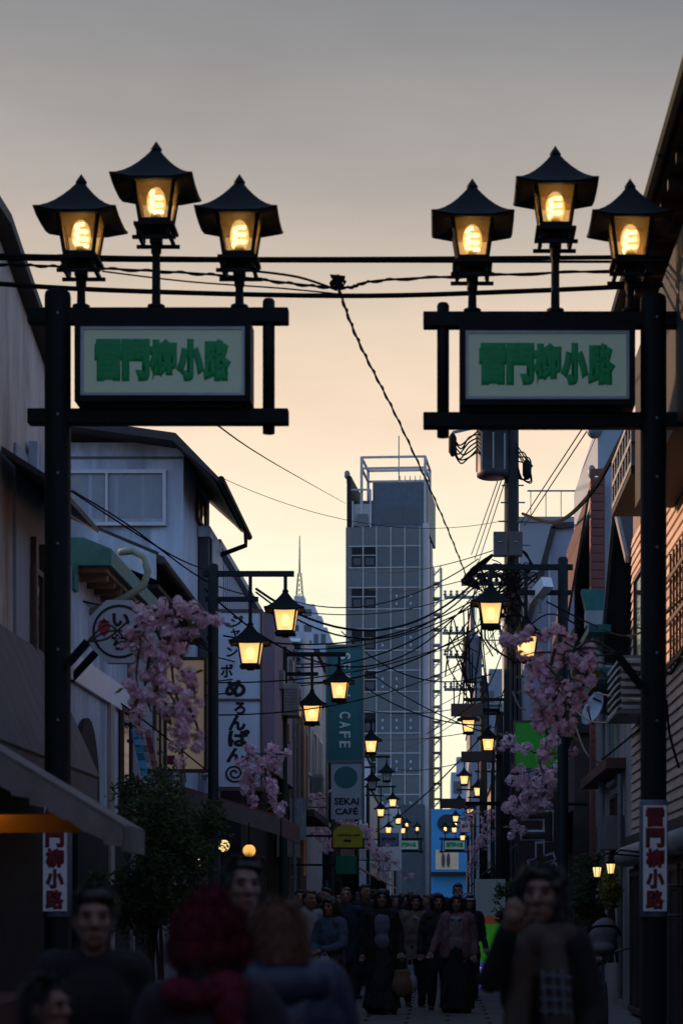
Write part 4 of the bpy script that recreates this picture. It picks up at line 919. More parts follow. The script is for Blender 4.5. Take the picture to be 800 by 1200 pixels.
while z > 6:
    zs = z - 1.52       # spandrel on top then glazing
    for a0, a1 in cols: tbox(a0, a1, -.03, -.002, zs + .05, z - .03, 'spandrel', TSP)
    tbox(.2, W - .1, -.09, -.0305, zs - .03, zs + .05, 'transom', TFR)
    for k, (a0, a1) in enumerate(cols):
        if k < 2:   # balcony bay: flat dark panel standing for recess shade, glass behind a pale frame
            p = tbox(a0, a1, -.03, -.002, zs - 1.62, zs - .035, 'balcony_shade', DARK)
            tbox(a0 + .14, a1 - .14, -.045, -.031, zs - 1.45, zs - .9, 'pane', mat('tower_window_dim', (.06, .065, .07), .5, .3, 1), p); tbox(a0, a1, -.06, -.031, zs - .72, zs - .66, 'rail', TFR, p)
        else:
            p = tbox(a0, a1, -.03, -.002, zs - 1.62, zs - .035, 'pane', PANEGL)
            if fl > 0:
                for q in ((.35, .55), (.35, 1.15)):
                    if (fl * 3 + k) % 4 != 1: tbox(a0 + q[0], a0 + q[0] + .14, -.045, -.031, zs - q[1] - .2, zs - q[1], 'sticker', mat('pale_sticker', (.45, .5, .55)), p)
    tbox(.2, W - .1, -.09, -.0305, zs - 1.70, zs - 1.62, 'transom', TFR)
    z -= 3.23; fl += 1
# stepped top storey, plant frame
tbox(30 / T, W + .3, 1.0, 10, H + .002, ZZ(563, D), 'upper_storey', mat('tower_top', (.10, .115, .135), .6))
tbox(38 / T, 66 / T, .97, .999, ZZ(612, D), ZZ(592, D), 'pane', WINGL); tbox(67 / T, 84 / T, .97, .999, ZZ(612, D), ZZ(592, D), 'pane', WINGL)
tbox(0.02, .35, .5, 9, H + .002, ZZ(556, D), 'fin_wall', DARK); tbox(.36, 29 / T, 4, 4.3, H + .002, ZZ(575, D), 'stair_wall', TWALL)
tbox(7 / T, 29 / T, 1, 1.1, H + .3, ZZ(588, D), 'stair_landing', TFR); tbox(12 / T, 24 / T, .8, .9, H + .2, ZZ(600, D), 'stair_flight', TWALL)
for z_ in (ZZ(533, D), ZZ(546, D)):
    for (p, q) in (((17 / T, 1), (92 / T, 1)), ((17 / T, 6), (92 / T, 6)), ((17 / T, 1), (17 / T, 6)), ((92 / T, 1), (92 / T, 6))): MB().bar(TP(*p, z_), TP(*q, z_), .16, .16).build('frame_beam', TFR, tw)
for p in ((17 / T, 1), (92 / T, 1), (17 / T, 6), (92 / T, 6)): MB().bar(TP(*p, H), TP(*p, ZZ(533, D)), .22, .22).build('frame_post', TFR, tw)
for p in ((28 / T, .7), (28 / T, 3), (7 / T, .7)): MB().bar(TP(*p, H), TP(*p, ZZ(572 if p[0] > 2 - 1 else 585, D)), .14, .14).build('frame_post', TFR, tw)
MB().bar(TP(5 / T, .7, ZZ(572, D)), TP(28 / T, .7, ZZ(572, D)), .14, .14).build('frame_beam', TFR, tw)
MB().tube([TP(57 / T, 4, ZZ(563, D)), TP(57 / T, 4, ZZ(498, D))], .05, 6).build('mast', STEEL, tw)
for px in range(467, 492, 6): MB().tube([TP((px - 405) / T, 1.2, ZZ(563, D)), TP((px - 405) / T, 1.2, ZZ(555, D))], .04, 5).build('rail_post', STEEL, tw)
MB().tube([TP(-2 / T, 2, ZZ(560, D)), TP(-2 / T, 2, ZZ(545, D))], .05).build('dish_mast', STEEL, tw); MB().ell(TP(-2 / T, 2, ZZ(550, D)), (.25, .12, .35)).build('roof_dish', STEEL, tw, True)
tbox(60 / T, W + .2, -.8, -.101, 0, 9.5, 'ground_floor_bay', mat('tower_base', (.07, .075, .085), .6))
for i in range(20):        # outside stair seen along the flank
    z_ = 4 + i * 1.25; tbox(W + .01, W + 1.0, 6.2, 7.6, z_, z_ + .12, 'stair_step', TW2 if i % 2 else TWALL)
for q in (.3, .92):
    for bb in (6.2, 7.55): tbox(W + q, W + q + .09, bb, bb + .09, 0, 29.2, 'stair_column', TW2)
for i in range(20):
    z_ = 4 + i * 1.25; MB().bar(TP(W + .02, 6.2, z_ + .1), TP(W + 1.0, 6.2, z_ + 1.25), .06, .10).build('stair_string', TW2, tw); MB().bar(TP(W + .02, 6.15, z_ + .9), TP(W + 1.02, 6.15, z_ + .9), .05, .05).build('stair_rail', TW2, tw)
# lattice broadcasting mast and pale blocks behind
D = 420; t = thing('lattice_mast', 'slim lattice broadcasting mast on a distant roof', 'mast', (XX(351, D), D, ZZ(712, D)))
zb, zm, zt = ZZ(712, D), ZZ(672, D), ZZ(628, D); X = XX(351, D); MST = mat('mast_ochre', (.20, .15, .07), .6)
for sx in (-1, 1):
    for sy in (-1, 1): MB().bar((X + sx * .85, D + sy * .85, zb), (X + sx * .3, D + sy * .3, zm), .2, .2).build('leg', MST, t)
for i in range(7):
    q = i / 7; h0 = .85 - .55 * q; z_ = zb + (zm - zb) * q; zn = zb + (zm - zb) * (q + 1 / 7); h1 = .85 - .55 * (q + 1 / 7)
    MB().bar((X - h0, D - h0, z_), (X + h1, D - h1, zn), .12, .12).build('brace', MST, t); MB().bar((X + h0, D - h0, z_), (X - h1, D - h1, zn), .12, .12).build('brace', MST, t)
MB().tube([(X, D, zm), (X, D, zt)], [.22, .1], 6).build('antenna', MST, t)
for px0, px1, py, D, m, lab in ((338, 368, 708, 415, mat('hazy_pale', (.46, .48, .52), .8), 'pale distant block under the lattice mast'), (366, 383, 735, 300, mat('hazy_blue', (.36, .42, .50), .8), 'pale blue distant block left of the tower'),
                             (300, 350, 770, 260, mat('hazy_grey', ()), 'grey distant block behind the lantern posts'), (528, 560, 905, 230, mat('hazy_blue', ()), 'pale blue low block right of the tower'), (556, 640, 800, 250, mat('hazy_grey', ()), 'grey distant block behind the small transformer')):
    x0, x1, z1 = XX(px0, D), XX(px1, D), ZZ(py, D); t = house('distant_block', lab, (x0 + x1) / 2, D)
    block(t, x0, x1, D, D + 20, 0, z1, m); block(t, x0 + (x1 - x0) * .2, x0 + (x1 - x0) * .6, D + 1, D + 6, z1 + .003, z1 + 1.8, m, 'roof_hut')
    n = max(2, int((x1 - x0) / 2.2))
    for f_ in range(int(z1 / 3.2)):
        for i in range(n): MB().box((x0 + (i + .2) * (x1 - x0) / n, D - .05, z1 - 2.4 - f_ * 3.2), (x0 + (i + .8) * (x1 - x0) / n, D - .002, z1 - 1.0 - f_ * 3.2)).build('window', WINGL, t)

# ------------------------------------------------------------------ utility poles
def upole(px, D, ztop, r0, label, extras=True):
    X = XX(px, D); t = thing('utility_pole', label, 'utility pole', (X, D, 0))
    MB().tube([(X, D, 0), (X, D, ztop)], [r0, r0 * .8], 14).build('pole', mat('pole_concrete', (.014, .014, .015), .8, .2, 4), t, True)
    return t, X
D = 46; t, X = upole(599, D, 12.6, .2, 'tall utility pole hung with a transformer, boxes and cable bundles')
cz = ZZ(533, D); cxx = XX(577, D)
tr = MB().lathe((cxx, D - .1, cz - .55), [(.30, 0), (.36, .03), (.36, .12), (.355, 1.05), (.37, 1.07), (.37, 1.12), (.2, 1.2)], 18).build('transformer', mat('transformer_grey', (.014, .015, .018), .5), t, True)
for k in range(8):
    a = k * math.pi / 4; MB().box((cxx + .36 * math.cos(a) - .02, D - .1 + .36 * math.sin(a) - .02, cz - .4), (cxx + .36 * math.cos(a) + .02, D - .1 + .36 * math.sin(a) + .02, cz + .4)).build('fin', STEEL, tr)
for k in range(3): MB().lathe((cxx - .18 + k * .18, D - .1, cz + .65), [(.05, 0), (.07, .05), (.03, .08), (.06, .12), (.02, .2)], 8).build('bushing', CERAM, tr, True)
MB().bar((cxx + .3, D, cz + .2), (X, D, cz + .2), .1, .1).build('bracket', STEEL, t); MB().bar((cxx + .3, D, cz - .3), (X, D, cz - .3), .1, .1).build('bracket', STEEL, t)
for px0, px1 in ((577, 593), (595, 611)):
    bx_ = MB().box((XX(px0, D), D - .45, ZZ(655, D)), (XX(px1, D), D - .2, ZZ(627, D))).build('junction_box', mat('junction_grey', (.05, .055, .062), .5), t, bev=.02)
    MB().lathe((0, 0, 0), [(.05, -.004), (.05, .004)], 10).build('badge', ALU, bx_).location = (0, -.135, .3)
for py, wd in ((590, .5), (612, .6), (640, .7), (570, .45)): MB().tube([(X - wd * .5, D - .1, ZZ(py, D)), (X + wd * .6, D - .1, ZZ(py, D))], .018, 5).build('climbing_peg', STEEL, t)
for py, l0, l1 in ((676, 555, 640), (686, 540, 612), (700, 560, 620)): MB().bar((XX(l0, D), D - .25, ZZ(py, D)), (XX(l1, D), D - .25, ZZ(py, D)), .09, .09).build('cross_arm', STEEL, t)
for k in range(9):
    px = 545 + k * 9; MB().lathe((XX(px, D), D - .25, ZZ(686, D)), [(.03, .05), (.06, .08), (.03, .12), (.055, .16), (.02, .2)], 8).build('insulator', CERAM, t, True)
rnd = random.Random(3)
def curl(pts, r, m=CABLE, n=5): return MB().tube(pts, r, n).build('jumper_wire', m, t)
def spline(ps, k=6):
    ps = [Vector(p) for p in ps]; out = []
    for i in range(len(ps) - 1):
        p0, p1, p2, p3 = ps[max(i - 1, 0)], ps[i], ps[i + 1], ps[min(i + 2, len(ps) - 1)]
        for j in range(k):
            u = j / k; out.append(.5 * ((2 * p1) + (-p0 + p2) * u + (2 * p0 - 5 * p1 + 4 * p2 - p3) * u * u + (-p0 + 3 * p1 - 3 * p2 + p3) * u ** 3))
    return out + [ps[-1]]
for k in range(7):      # drooping leads left of the transformer
    y0 = 505 + k * 3; curl(spline([P(529, y0 + 2, D - .3), P(536 + rnd.uniform(0, 6), y0 + rnd.uniform(8, 24), D - .3), P(549, y0 + rnd.uniform(4, 18), D - .3), P(560, 505 + k * 4, D - .2)]), .018)
MB().lathe(P(530, 535, D - .3), [(.03, 0), (.09, .1), (.09, .42), (.05, .5)], 10).build('fuse_holder', BLACK, t, True)
MB().bar(P(530, 507, D - .3), P(560, 500, D - .2), .06, .06).build('cross_arm', STEEL, t)
for k in range(6):
    a = rnd.uniform(0, 1); curl(spline([P(604, 520 + k * 4, D - .2), P(614 + rnd.uniform(0, 9), 528 + rnd.uniform(0, 30), D - .2), P(624 - rnd.uniform(0, 6), 550 + rnd.uniform(-5, 15), D - .2), P(612, 562, D - .2), P(606, 545 + k * 3, D - .2)]), .016)
MB().lathe(P(617, 562, D - .2), [(.04, 0), (.1, .1), (.1, .35), (.04, .45)], 8).build('fuse_holder', BLACK, t, True)
for k in range(44):     # the tangle below the boxes
    a, b_, c_ = (rnd.uniform(556, 640), rnd.uniform(655, 690)), (rnd.uniform(550, 625), rnd.uniform(660, 745)), (rnd.uniform(560, 612), rnd.uniform(690, 780))
    curl(spline([P(*a, D - .35), P(*b_, D - .45), P(*c_, D - .3)]), rnd.choice((.008, .012, .016, .022)))
for k in range(4): curl(spline([P(577, 650, D - .3), P(562 - k * 2, 660 + k * 4, D - .3), P(550 - k * 3, 672 + k * 3, D - .3), P(562, 690, D - .3)]), .035)
for k in range(5): curl(spline([P(611, 645, D - .3), P(617 + k, 650 + k * 2, D - .3), P(621 + k * .6, 664, D - .3), P(614, 672 + k, D - .3)]), .02)
for k in range(3): MB().tube([P(598 + 5 * k, 660, D - .26), P(599 + 5 * k, 1075, D - .26)], .04, 6).build('conduit', mat('conduit_grey', (.05, .05, .052)), t)
D = 72; t, X = upole(566, D, 9.6, .16, 'smaller utility pole with a pale transformer beyond the tall one')
MB().lathe((XX(553, D), D, ZZ(800, D)), [(.30, 0), (.34, .04), (.34, 1.5), (.36, 1.52), (.36, 1.58), (.2, 1.66)], 16).build('transformer', mat('transformer_pale', (.20, .22, .25), .5), t, True)
MB().bar((XX(553, D), D, ZZ(780, D)), (X, D, ZZ(780, D)), .1, .1).build('bracket', STEEL, t)
for py, l0, l1 in ((700, 520, 570), (742, 518, 560), (770, 522, 560), (808, 520, 570)): MB().bar((XX(l0, D), D, ZZ(py, D)), (XX(l1, D), D, ZZ(py, D)), .1, .1).build('cross_arm', STEEL, t)
for k in range(16): MB().lathe((XX(521 + (k % 4) * 7, D), D, ZZ((700, 742, 770, 808)[k // 4], D)), [(.03, .05), (.08, .1), (.03, .15), (.07, .2), (.02, .25)], 7).build('insulator', CERAM, t, True)
MB().tube([P(553, 740, D), P(553, 708, D), P(565, 700, D)], .10, 8).build('riser_pipe', STEEL, t)
for k in range(14):
    a, b_, c_ = (rnd.uniform(520, 560), rnd.uniform(690, 800)), (rnd.uniform(520, 575), rnd.uniform(720, 850)), (rnd.uniform(530, 566), rnd.uniform(740, 860))
    curl(spline([P(*a, D - .3), P(*b_, D - .4), P(*c_, D - .3)]), .025)
D = 54; t, X = upole(585, D, 6.6, .12, 'short dark steel pole carrying street floodlights')
for py, l0, l1, pr in ((833, 528, 565, .17), (887, 540, 580, .13), (942, 515, 545, .13)):
    MB().bar((XX(l0, D), D - .2, ZZ(py, D)), (XX(l1, D), D - .2, ZZ(py, D)), .22, pr * 1.9).build('floodlight', mat('brown_lamp_housing', (.07, .05, .048), .6), t)
    MB().bar((XX(l1, D), D - .2, ZZ(py, D)), (X, D - .1, ZZ(py, D)), .08, .1).build('arm', BLACK, t)

# ------------------------------------------------------------------ cables
def cable(pts, r, label, group, m=CABLE, sag=0.0, twist=False):
    a, b_ = Vector(pts[0]), Vector(pts[-1])
    if len(pts) == 2: ps = [a.lerp(b_, i / 20) - Vector((0, 0, sag * 4 * (i / 20) * (1 - i / 20))) for i in range(21)]
    else: ps = spline(pts)
    b = MB()
    if twist:
        ps = spline(ps, 6); b.tube(ps, r * .7, 5)
        b.tube([p + Vector((r * .8 * math.cos(i * .9), 0, r * .8 * math.sin(i * .9))) for i, p in enumerate(ps)], r * .6, 5)
    else: b.tube(ps, r, 5)
    o = b.build('cable', m); tag(o, label, 'cable', group); return o
GW = 'cables strung across behind the gate lanterns'; lb = 'thick black cable topmost of those behind the gate lanterns'
D = 18.6
cable([P(-40, 299, D), P(300, 304, D), P(840, 301, D)], .022, lb, GW)
cable([P(-40, 303, D + .3), P(200, 306, D + .3), P(840, 307, D + .3)], .014, 'slimmer black cable running just behind the topmost gate cable', GW)
cable([P(-40, 309, D), P(60, 312, D), P(250, 322, D), P(395, 337, D), P(470, 327, D), P(840, 313, D)], .016, 'twisted black cable dipping to the knotted splice behind the gate', GW, twist=True)
cable([P(-40, 330, D), P(120, 340, D), P(395, 347, D), P(600, 342, D), P(840, 331, D)], .024, 'thick black cable lowest of those behind the gate lanterns', GW)
cable([P(120, 318, D), P(220, 330, D), P(330, 338, D), P(400, 345, D)], .008, 'thin grey slack wire behind the gate lanterns', GW, m=CABLEG)
cable([P(300, 318, D), P(350, 325, D), P(395, 340, D)], .012, 'short black wire joining the knotted splice', GW)
o = MB(); c = P(395, 330, D)
for k in range(5): o.tube([c + Vector((rnd.uniform(-.08, .08), 0, rnd.uniform(-.06, .06))) for _ in range(5)], .018, 5)
o = o.build('cable_splice', CABLE); tag(o, 'knotted cable splice where the diagonal cable starts', 'cable splice')
cable([P(393, 325, D), P(420, 400, 22), P(470, 500, 28), P(520, 610, 37), P(548, 680, 45)], .017, 'thick twisted cable slanting down from the splice to the utility pole', 'slanting service cable', mat('cable_brown', (.035, .018, .015), .8, spec=.05), twist=True)
cable([P(612, 602, 45.8), P(650, 612, 38), P(690, 580, 30), P(735, 500, 22.8)], .036, 'heavy sagging cable bundle from the utility pole to the balcony', 'sagging service bundle', CABLE)
cable([P(250, 495, 33), P(330, 548, 60), P(405, 590, 158)], .015, 'thin wire from the white house roof towards the tower', 'far thin wires', CABLEG)
MID = 'cables crossing the street at mid distance'; ml = 'black cable sagging across the street before the tower'
for a, b_, s_, r_ in (((300, 690, 37), (566, 672, 46), 1.0, .03), ((300, 694, 37), (566, 676, 46), 1.1, .022), ((240, 690, 33), (560, 690, 46), 1.5, .02), ((262, 745, 35), (560, 700, 46), .5, .02), ((320, 780, 45), (556, 705, 46), .5, .022),
                      ((345, 760, 50), (552, 712, 46), .3, .02), ((330, 800, 44), (565, 730, 46), .4, .022), ((250, 800, 31), (560, 740, 46), .3, .015), ((250, 838, 31), (545, 775, 46), .3, .015), ((420, 800, 60), (565, 850, 54), .3, .025),
                      ((400, 740, 52), (575, 790, 46), .6, .02), ((410, 770, 60), (600, 868, 46), .3, .02), ((330, 700, 50), (560, 655, 46), .6, .018), ((405, 665, 90), (592, 640, 46), .4, .016), ((430, 690, 90), (590, 665, 46), .3, .016),
                      ((415, 830, 60), (590, 815, 54), .3, .016), ((425, 865, 80), (588, 850, 54), .2, .016), ((440, 975, 90), (575, 850, 60), .3, .03), ((455, 900, 100), (580, 880, 60), .3, .02), ((260, 560, 40), (590, 610, 46), .5, .008),
                      ((470, 760, 120), (560, 745, 72), .4, .02), ((460, 800, 120), (560, 770, 72), .5, .02), ((455, 840, 120), (560, 800, 72), .4, .02), ((450, 880, 120), (556, 830, 72), .4, .02), ((320, 712, 60), (555, 690, 72), .5, .02)):
    cable([P(*a), P(*b_)], r_ * .8, ('heavy black cable bundle' if r_ > .024 else 'medium black cable' if r_ > .019 else 'thin black wire') + ' sagging across the street before the tower', MID, sag=s_)
for a, b_ in (((584, 560, 46), (552, 650, 60)), ((588, 560, 46), (556, 655, 60)), ((592, 562, 46), (560, 660, 60)), ((682, 502, 34), (610, 612, 46)), ((688, 504, 34), (614, 616, 46))):
    cable([P(*a), P(*b_)], .012, 'thin straight wire slanting off the utility pole', 'thin pole wires', CABLEG)
LW_ = 'cables slung along the white house side'; ll = 'black cable slung low in front of the pale houses'
for ps in (((85, 575, 26), (150, 615, 28), (240, 680, 31), (300, 700, 36)), ((0, 520, 20), (60, 560, 24), (200, 650, 30), (250, 670, 33)), ((0, 698, 21), (120, 710, 25), (250, 765, 31)), ((100, 700, 25), (170, 710, 28), (250, 765, 31)), ((85, 790, 25), (150, 830, 27), (245, 905, 31)),
           ((245, 768, 31), (300, 780, 40), (332, 776, 44)), ((240, 800, 31), (300, 790, 40), (360, 765, 50)), ((240, 815, 31), (310, 808, 40), (385, 800, 50))):
    cable([P(*p) for p in ps], .012, ll, LW_)
RWG = 'cables slung along the tan house side'; rl = 'slack cable hanging beside the satellite dish'
CREAM = mat('cable_cream', (.28, .20, .15), .6)
for ps, m in ((((650, 800, 30), (680, 838, 28), (705, 847, 27), (735, 838, 24)), CREAM), (((672, 845, 29), (685, 880, 28), (700, 893, 28), (712, 887, 28)), CREAM), (((600, 810, 31), (608, 828, 31), (615, 832, 31)), CREAM), (((695, 812, 28), (730, 818, 25), (752, 820, 21)), CREAM),
              (((620, 780, 31), (690, 775, 28), (760, 790, 21)), CABLE), (((660, 735, 30), (720, 800, 26), (770, 770, 21)), CABLE), (((770, 770, 20), (785, 790, 20), (800, 760, 19)), CABLE), (((705, 890, 28), (730, 870, 25), (765, 840, 20)), CABLE), (((640, 705, 31), (690, 730, 29), (740, 745, 22), (800, 700, 19)), CABLE), (((780, 820, 19.5), (784, 860, 19.6), (795, 900, 19.5)), CABLE), (((560, 750, 46), (600, 748, 40), (640, 720, 31), (680, 735, 29)), CABLE), (((500, 860, 60), (560, 820, 50), (590, 760, 46)), CABLE), (((575, 1000, 46), (580, 850, 46), (605, 770, 46)), CABLE)):
    cable([P(*p) for p in ps], .013, ('slack cream cable hanging beside the satellite dish' if m == CREAM else 'slack black cable strung near the tan house wall'), RWG, m)
# coils of cable on the concrete building
for px, py, rr in ((28, 745, .16), (22, 755, .11)):
    D = 21.3; c = P(px, py, D); b = MB()
    for k in range(5): b.tube([c + Vector((rr * math.cos(a) * rnd.uniform(.93, 1.05), rnd.uniform(-.03, .03), rr * 1.3 * math.sin(a))) for a in [i * math.pi / 10 for i in range(21)]], .012, 5)
    o = b.build('cable_coil', CABLE); tag(o, 'coil of black cable hung on the concrete building wall', 'cable coil', 'cable coils on the concrete building')
    MB().tube([c + Vector((0, 0, rr * 1.3)), Vector((LX + .03, D + .2, c.z + rr * 1.3 + .05))], .012, 5).build('hook', STEEL, o)

# ------------------------------------------------------------------ cherry blossom sprays tied to the lamp posts
def mat_petal(name, c0, c1):
    m = bpy.data.materials.new(name); m.use_nodes = True; t = m.node_tree; b = t.nodes['Principled BSDF']; b.inputs['Roughness'].default_value = .8
    g_ = t.nodes.new('ShaderNodeNewGeometry'); r = t.nodes.new('ShaderNodeValToRGB'); r.color_ramp.elements[0].color = (*c0, 1); r.color_ramp.elements[1].color = (*c1, 1)
    t.links.new(g_.outputs['Random Per Island'], r.inputs[0]); t.links.new(r.outputs[0], b.inputs['Base Color'])
    tl = t.nodes.new('ShaderNodeBsdfTranslucent'); t.links.new(r.outputs[0], tl.inputs[0]); mx_ = t.nodes.new('ShaderNodeMixShader'); mx_.inputs[0].default_value = .38
    t.links.new(b.outputs[0], mx_.inputs[1]); t.links.new(tl.outputs[0], mx_.inputs[2]); t.links.new(mx_.outputs[0], t.nodes['Material Output'].inputs[0]); return m
PETAL = mat_petal('blossom_petal', (.76, .42, .55), (1, .85, .92)); BARK = mat('bark', (.05, .035, .03), .9, .3, 10); YLEAF = mat_petal('young_leaf', (.10, .09, .03), (.22, .20, .04))
def blossom(D, strands, label, anchor, per=26, size=.055, seed=1, rcs=(.05, .095), step=.085):
    """strands: list of pixel polylines; flowers gathered in clumps along each drooping twig"""
    rg = random.Random(seed); base = P(*anchor, D); t = thing('blossom_spray', label, 'blossom spray', base, 'artificial cherry blossom sprays on the lamp posts')
    br, fl, lf = MB(), MB(), MB()
    for st, dens, spread in strands:
        pts = spline([P(px, py, D + rg.uniform(-.15, .15)) for px, py in st], 8); br.tube(pts, [.014 - .009 * q / len(pts) for q in range(len(pts))], 5)
        L = sum((pts[i + 1] - pts[i]).length for i in range(len(pts) - 1)); n = max(2, int(L / step * dens))
        for k in range(n):
            q = rg.random() * (len(pts) - 1); i = min(int(q), len(pts) - 2); c = pts[i].lerp(pts[i + 1], q - i) + Vector((rg.gauss(0, spread), rg.gauss(0, spread), rg.gauss(0, spread * .8)))
            br.tube([pts[i], c], .005, 4); rc = rg.uniform(*rcs)
            if rg.random() < .25:
                d = Vector((rg.gauss(0, 1), rg.gauss(0, 1), rg.gauss(0, 1))).normalized(); e = d.orthogonal().normalized() * .03; p = c + d * rc
                lf.add([p, p + d * .05 + e, p + d * .11, p + d * .05 - e], [(0, 1, 2, 3)])
            for f_ in range(per):
                d = Vector((rg.gauss(0, 1), rg.gauss(0, 1), rg.gauss(0, 1))).normalized(); p = c + d * rc * rg.uniform(.6, 1.05); u = d.orthogonal().normalized(); v = d.cross(u); s_ = size * rg.uniform(.38, .95); ph = rg.uniform(0, 6)
                for h in range(4):
                    a = ph + h * 1.57; rd = u * math.cos(a) + v * math.sin(a); sdv = d.cross(rd)
                    fl.add([p, p + (rd * .6 + sdv * .5 + d * .25) * s_, p + (rd * 1.05 + d * .4) * s_, p + (rd * .6 - sdv * .5 + d * .25) * s_], [(0, 1, 2, 3)])
    br.build('branch', BARK, t); o = fl.build('flowers', PETAL, t); o['kind'] = 'stuff'
    if lf.v: o = lf.build('leaves', YLEAF, t); o['kind'] = 'stuff'
BIGL = [([(165, 722), (185, 714), (215, 712), (243, 722)], 1.6, .05), ([(158, 735), (172, 728), (200, 722), (236, 730)], 1.6, .05), ([(150, 750), (160, 756), (178, 775), (190, 800)], 1.5, .05), ([(166, 740), (162, 770), (160, 795), (166, 822)], 1.6, .05), ([(190, 740), (200, 775), (205, 810), (215, 840), (210, 870)], 1.6, .055), ([(175, 770), (170, 810), (178, 835)], 1.6, .05),
        ([(205, 780), (225, 800), (228, 820)], 1.7, .05), ([(165, 835), (163, 850), (167, 864)], .6, .02), ([(212, 850), (214, 885), (218, 916)], 1.2, .028), ([(222, 830), (232, 855), (228, 880)], .8, .03), ([(190, 800), (205, 825), (195, 838)], 1.8, .06), ([(180, 730), (190, 760), (180, 790)], 1.8, .06), ([(205, 730), (222, 748), (212, 770)], 1.0, .05)]
blossom(17.3, BIGL, 'big pink blossom spray hanging before the white octagonal sign', (82, 775), seed=2, step=.076, per=24, size=.034, rcs=(.030, .060))
blossom(31.2, [([(332, 884), (300, 884), (278, 896)], 1.5, .08), ([(326, 886), (300, 905), (292, 935)], 1.6, .10), ([(325, 895), (315, 925), (330, 955)], 1.1, .06), ([(310, 900), (322, 940)], .9, .06)], 'pink blossom spray against the foot of the melon bread sign', (332, 886), seed=3, per=20)
blossom(52, [([(388, 935), (365, 938), (350, 945)], 1.5, .1), ([(380, 938), (370, 960), (376, 985)], 1.3, .10), ([(375, 945), (385, 975), (383, 1000)], 1.0, .07)], 'pink blossom spray left of the yellow sign', (388, 935), seed=4, per=14)
blossom(66, [([(400, 962), (420, 965), (435, 985)], 1.5, .12), ([(425, 970), (432, 990), (445, 1005)], 1.6, .14), ([(440, 995), (460, 1010), (482, 1032)], 1.4, .16), ([(440, 1000), (450, 1030)], 1.3, .12)], 'pink blossom spray right of the yellow sign, trailing low', (402, 962), seed=5, per=12)
BIGR = [([(690, 760), (660, 745), (625, 742), (598, 750)], 1.7, .04), ([(680, 775), (650, 765), (622, 765)], 1.7, .05), ([(650, 760), (640, 800), (636, 830), (640, 860), (636, 890)], 1.5, .05), ([(680, 768), (688, 785), (678, 805)], 1.4, .04), ([(660, 765), (668, 800), (662, 830), (672, 862)], 1.2, .045), ([(640, 780), (655, 800), (640, 820)], 1.8, .06), ([(625, 775), (622, 800), (630, 830)], 1.5, .05), ([(640, 880), (632, 895), (644, 915)], .9, .03), ([(690, 795), (675, 812), (664, 840)], 1.0, .05), ([(668, 850), (666, 880), (673, 870)], .5, .02), ([(598, 750), (590, 745)], 1.0, .03)]
blossom(17.4, BIGR, 'big pink blossom spray hiding a lantern before the satellite dish', (752, 805), seed=6, step=.076, per=24, size=.034, rcs=(.030, .060))
D = 17.4
for nm, pts, lab in (('left', [(80, 778), (92, 764), (103, 752)], 'dark bracket arm on the gate post holding the blossom before the octagonal sign'), ('right', [(752, 806), (738, 786), (722, 766)], 'dark bracket arm on the gate post holding the blossom before the dish')):
    o = thing('bracket_arm', lab, 'bracket', P(*pts[0], D)); MB().bar(P(*pts[0], D), P(*pts[2], D), .07, .06).build('arm', BLACK, o)
    e = (150, 728) if nm == 'left' else (660, 752)
    for k in range(3): MB().tube(spline([P(*pts[2], D), P((pts[2][0] + e[0]) / 2, (pts[2][1] + e[1]) / 2 + 8 - 8 * k, D), P(e[0], e[1] + 12 * k, D)], 5), .010, 5).build('twig', BARK, o)
blossom(31.3, [([(640, 888), (610, 876), (588, 873)], 1.0, .05), ([(645, 900), (615, 905), (595, 915)], 1.6, .11), ([(640, 905), (610, 925), (598, 960)], 1.5, .11), ([(645, 905), (635, 935), (640, 945)], 1.4, .09), ([(612, 920), (605, 950), (606, 985)], .8, .05), ([(640, 890), (648, 860), (640, 880)], .9, .06), ([(630, 905), (615, 930), (630, 945)], 1.5, .12)], 'pink blossom spray above the coffee sign', (650, 900), seed=7, per=16)
blossom(62, [([(582, 955), (560, 953), (545, 958)], 1.4, .1), ([(578, 958), (570, 980), (556, 1000)], 1.7, .15), ([(568, 985), (555, 1005), (550, 1030)], 1.5, .13)], 'small pink blossom spray before the bright blue shopfront', (582, 957), seed=8, per=12)

